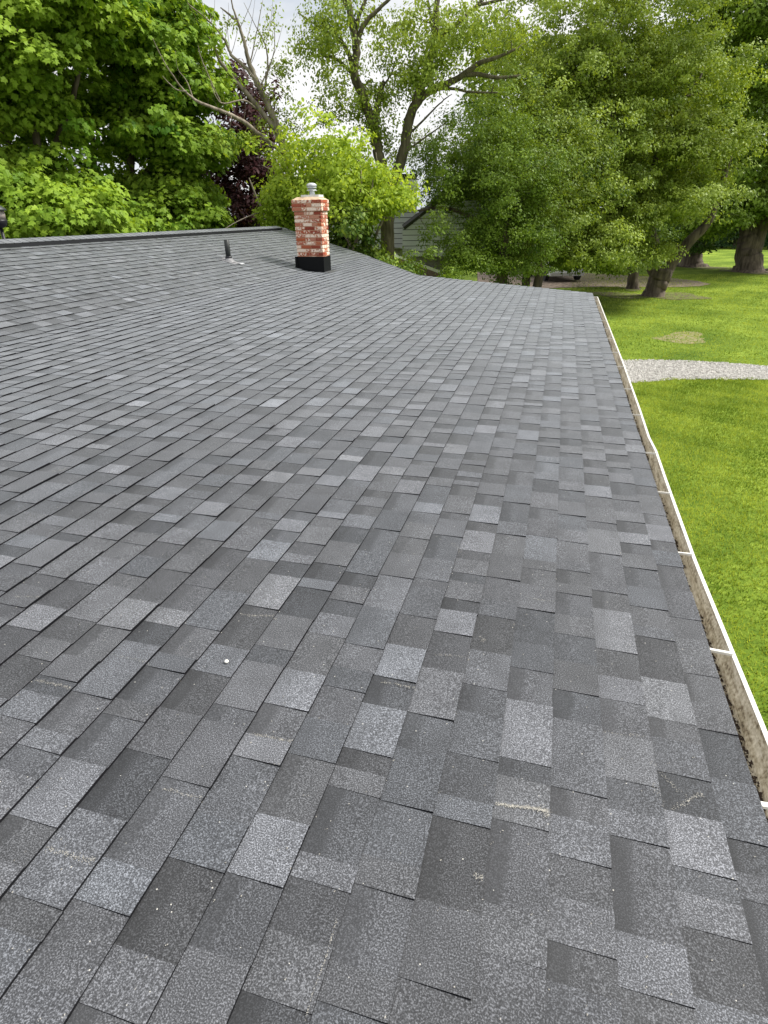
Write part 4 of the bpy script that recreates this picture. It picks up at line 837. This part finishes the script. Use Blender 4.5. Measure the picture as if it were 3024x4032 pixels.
# soil collars at the trunks
for (bb, rx, ry) in ((HB, 1.9, 1.5), (IB, 1.5, 1.2), (KB, 2.0, 1.4), (JB, .7, .6)):
    tag(sheet('root_soil', blob2(bb[0], bb[1], rx, ry, 60, .5), .02, noise_mat('root_soil_%d' % int(bb[0] * 10), [(0.36, (0.05, 0.04, 0.02)), (0.47, (0.13, 0.10, 0.06)), (0.53, (0.10, 0.14, 0.02)), (0.65, (0.16, 0.2, 0.03))], 5, 7, .95, .7, 12, .05)), kind='structure')
# hedge of conifers at the far lawn edge
LB = atZ(2850, 979); DL = math.hypot(LB[0], LB[1])
hx = list(range(2560, 3180, 46))
for i, x in enumerate(hx):
    b = gb(DL + 1, x); b[2] = 0; mbt = []
    root = tag(empty('hedge_conifer', tuple(map(float, b))), 'dark conifer in the evergreen row along the far edge of the lawn', 'tree', 'conifers along the far lawn edge')
    MB().tube([(0, 0, 0), (0, 0, 3.2)], [.14, .05], 6).build('trunk', M_BARK, root)
    n = 120; a = RNG.uniform(0, 6.28, n); t = RNG.uniform(0.0, 1, n); rr = (1.25 * (1 - t * .75)) * RNG.uniform(.5, 1, n)
    C = np.stack([np.cos(a) * rr, np.sin(a) * rr, .15 + t * 4.6 * random.uniform(.85, 1.1)], -1)
    V, F, T = leaf_cloud(C, np.full(n, .5), 26, .26, (np.array([(0, -.5, 0), (.16, 0, -.05), (0, .6, -.1), (-.16, 0, -.05)]), RHF), np.clip(RNG.normal(.5, .15, n), 0, 1), .5, np.stack([np.cos(a), np.sin(a), 0 * a], -1), .35)
    tag(link('crown', mesh_np('crown', V, F, T), M_LCONIF, root), kind='stuff')
# far wood behind everything on the right
C = []
for k_ in range(1700):
    x = random.uniform(1850, 3300); top = 200 + 120 * math.sin(x * .006) ; y = random.uniform(top, 960)
    C.append(atD(x, y, DL + random.uniform(4, 16)))
C = np.array(C); V, F, T = leaf_cloud(C, np.full(len(C), 1.7), 30, .6, RH_, np.clip(RNG.normal(.35, .15, len(C)), 0, 1), .6, None, .6)
tag(link('far_wood', mesh_np('far_wood', V, F, T), M_LGREEN), 'distant green woodland closing the view behind the lawn trees', 'woodland', kind='stuff')
# ------------------------------------------------------------------ neighbour's house
nb = tag(empty('neighbour_house', (0, 0, 0)), 'pale sided neighbouring house with grey low roof, half hidden behind the trees', 'house')
M_CLAP = noise_mat('grey_white_clapboard', [(0.3, (0.56, 0.58, 0.60)), (0.7, (0.66, 0.68, 0.69))], 2, 3, .6)
def clap(xa, xb, ytop, ybot, D_, top=None):
    A = atD(xa, 900, D_); B = atD(xb, 900, D_); z0_ = atD(xa, ybot, D_)[2]; z1_ = atD(xa, ytop, D_)[2]
    n = max(2, int((z1_ - z0_) / .19)); d = B - A; d[2] = 0; wl = np.linalg.norm(d); d /= wl; nrm = np.array([d[1], -d[0], 0])
    if nrm @ (np.array([0, 0, 0]) - A) < 0: nrm = -nrm
    for i in range(n):
        za = z0_ + i * .19; zb = za + .168; xr = 0.0; xl = 0.0
        if top is not None:
            xl = max(0, top(za)); 
            if xl > wl - .3: break
        P = A + d * xl; Q = A + d * wl
        vs = []
        for pt in (P, Q):
            for off, z_ in ((.045, za), (.03, zb), (-.02, zb), (-.02, za)): w_ = pt + nrm * off; vs.append((w_[0], w_[1], z_))
        link('clapboard', None, None, nb) if False else MB().add(vs, [(0, 4, 5, 1), (1, 5, 6, 2), (3, 7, 4, 0), (2, 6, 7, 3), (0, 1, 2, 3), (4, 7, 6, 5)]).build('clapboard', M_CLAP, nb)
    if top is None:
        P = A - nrm * .03; Q = B - nrm * .03; MB().add([(P[0], P[1], z0_), (Q[0], Q[1], z0_), (Q[0], Q[1], z1_), (P[0], P[1], z1_), (P[0] - nrm[0] * .1, P[1] - nrm[1] * .1, z0_), (Q[0] - nrm[0] * .1, Q[1] - nrm[1] * .1, z0_), (Q[0] - nrm[0] * .1, Q[1] - nrm[1] * .1, z1_), (P[0] - nrm[0] * .1, P[1] - nrm[1] * .1, z1_)], [(0, 1, 2, 3), (7, 6, 5, 4), (3, 2, 6, 7), (0, 3, 7, 4), (1, 5, 6, 2)]).build('lap_shade_sheathing', M_DECK_LAPSHADE, nb)  # dark sheet seen between the boards paints the shade under each lap
    return A, B, d, nrm
clap(1200, 1640, 690, 985, 26.3)
A_, B_, d_, nr_ = clap(1585, 2000, 780, 1010, 24.8, top=lambda z: (z - atD(1600, 905, 24.8)[2]) * 1.15)
zg0 = atD(1585, 1010, 24.8)[2]; zg1 = atD(1585, 905, 24.8)[2]; wl_ = np.linalg.norm(B_[:2] - A_[:2]); pp = []
for off in (-.03, -.13):
    for xl, z_ in ((0, zg0), (wl_, zg0), (wl_, zg1 + 2.0), (2.0 * 1.15, zg1 + 2.0), (0, zg1)): q_ = A_ + d_ * xl + nr_ * off; pp.append((q_[0], q_[1], z_))
MB().add(pp, [(0, 1, 2, 3, 4), (9, 8, 7, 6, 5), (2, 7, 8, 3), (3, 8, 9, 4), (4, 9, 5, 0), (1, 6, 7, 2)]).build('lap_shade_sheathing', M_DECK_LAPSHADE, nb)  # same dark backing as painted lap shade on the gable
# rake board along the gable
ra = atD(1588, 895, 24.7); rb = atD(1730, 785, 24.7); MB().tube([ra, rb], [.10, .10], 4).build('rake_board', mat('dark_soffit', (0.05, 0.05, 0.05), .7), nb)
# lean-to roof, fascia, brick wall below
zf = GZ - 2.2; fc = atZ(1742, 1064, zf); fl_ = atZ(1560, 1000, zf); up_ = 1.1
ba_ = atD(1540, 972, 24.7); bb_ = atD(1790, 1012, 24.7)
M_NROOF = noise_mat('weathered_shingle', [(0.3, (0.10, 0.09, 0.085)), (0.7, (0.19, 0.175, 0.165))], 7, 5, .9, .5, 30, .01)
mb = MB(); nrw = 9
for i in range(nrw):
    t0, t1 = i / nrw, (i + 1) / nrw; a0 = fl_ * (1 - t0) + ba_ * t0; a1 = fc * (1 - t0) + bb_ * t0; c0 = fl_ * (1 - t1) + ba_ * t1; c1 = fc * (1 - t1) + bb_ * t1; u_ = np.array([0, 0, .02])
    mb.add([a0 + u_, a1 + u_, c1, c0, a0, a1], [(0, 1, 2, 3), (4, 5, 1, 0)])
mb.build('roof', M_NROOF, nb)
dn = (fc - fl_); dn /= np.linalg.norm(dn); sd_ = np.array([dn[1], -dn[0], 0])
if sd_ @ (-fc) < 0: sd_ = -sd_
def slab(P, Q, zt_, zb_, off0, off1):
    vs = []
    for pt in (P, Q):
        for off, z_ in ((off0, zt_), (off1, zt_), (off1, zb_), (off0, zb_)): w_ = pt + sd_ * off; vs.append((w_[0], w_[1], z_))
    return MB().add(vs, [(0, 1, 5, 4), (1, 2, 6, 5), (2, 3, 7, 6), (3, 0, 4, 7), (0, 3, 2, 1), (4, 5, 6, 7)])
slab(fl_, fc, zf, zf - .14, 0, .1).build('gutter', mat('cream_gutter', (0.48, 0.49, 0.42), .5), nb)
slab(fl_, fc - dn * .15, zf - .145, 0, -.3, -.15).build('brick_wall', noise_mat('brown_brick_wall', [(0.35, (0.035, 0.022, 0.012)), (0.6, (0.13, 0.075, 0.04))], 5, 5, .9, .6, 20, .03, (1, 1, 3)), nb)
slab(fc - dn * .14, fc, zf - .14, 0, -.05, .06).build('downspout', mat('pale_downspout', (0.50, 0.52, 0.52), .5), nb)
# ------------------------------------------------------------------ vehicle behind the leaves
VB = atZ(2175, 1100); vr = tag(empty('parked_van', (float(VB[0]), float(VB[1]), .08)), 'white van parked on the dirt driveway, mostly hidden by leaves', 'van')
vr.rotation_euler = (0, 0, math.radians(20)); M_VAN = mat('white_van_paint', (0.74, 0.75, 0.76), .3); M_GL = mat('dark_glass', (0.015, 0.017, 0.02), .1); M_TY = mat('tyre', (0.02, 0.02, 0.02), .9)
pf = [(-1.0, .35), (-1.02, .9), (-.98, 1.15), (-.88, 1.85), (-.75, 1.98), (.75, 1.98), (.88, 1.85), (.98, 1.15), (1.02, .9), (1.0, .35)]
vs = []; 
for y, s_, hs in ((-2.3, .96, .62), (-2.1, 1, .68), (-1.4, 1, 1.0), (2.3, 1, 1.0), (2.45, .96, .97)):
    for x, z_ in pf: vs.append((x * s_, y, min(z_, .35 + (z_ - .35) * hs)))
mb = MB(); mb.add(vs, [(i * 10 + k, i * 10 + (k + 1) % 10, (i + 1) * 10 + (k + 1) % 10, (i + 1) * 10 + k) for i in range(4) for k in range(10)] + [tuple(range(10))[::-1], tuple(range(40, 50))]); mb.build('body', M_VAN, vr)
MB().add([(-.82, -1.94, 1.30), (.82, -1.94, 1.30), (.74, -1.47, 1.78), (-.74, -1.47, 1.78), (-.8, -1.88, 1.24), (.8, -1.88, 1.24), (.74, -1.40, 1.74), (-.74, -1.40, 1.74)], [(0, 1, 2, 3), (7, 6, 5, 4), (0, 4, 5, 1), (1, 5, 6, 2), (2, 6, 7, 3), (3, 7, 4, 0)]).build('windscreen', M_GL, vr)
MB().box((-.99, -2.42, .32), (.99, -2.28, .5)).build('bumper', mat('grey_bumper', (0.5, 0.5, 0.5), .5), vr)
for sx in (-.7, .7): MB().box((sx - .16, -2.34, .66), (sx + .16, -2.27, .80)).build('headlight', mat('headlight_glass', (0.7, 0.7, 0.72), .2), vr)
for sx in (-.95, .95):
    for sy in (-1.5, 1.5): MB().tube([(sx - .11, sy, .33), (sx + .11, sy, .33)], [.33, .33], 18).build('wheel', M_TY, vr)
# ------------------------------------------------------------------ lamp at the left edge behind the ridge
LP = atD(-10, 850, 13.6); lr = tag(empty('post_lamp', (float(LP[0]), float(LP[1]), 0)), 'dark domed lamp head at the left edge before the maple leaves, above the ridge', 'lamp')
MB().lathe((0, 0, 0), [(.05, 0), (.035, .3), (.03, LP[2] - .2)], 12).build('post', M_BLACKP, lr, True)
MB().lathe((0, 0, LP[2]), [(.03, -.2), (.10, -.17), (.14, -.08), (.13, -.06)], 18).build('base', M_BLACKP, lr, True)
MB().lathe((0, 0, LP[2]), [(.12, -.06), (.13, .08)], 18).build('glass', mat('dull_lamp_glass', (0.30, 0.26, 0.24), .3), lr, True)
MB().lathe((0, 0, LP[2]), [(.17, .08), (.16, .11), (.10, .16), (.02, .18)], 18).build('cap', noise_mat('dark_green_metal', [(0.3, (.02, .025, .025)), (.7, (.05, .06, .055))], 10, 2, .5), lr, True)
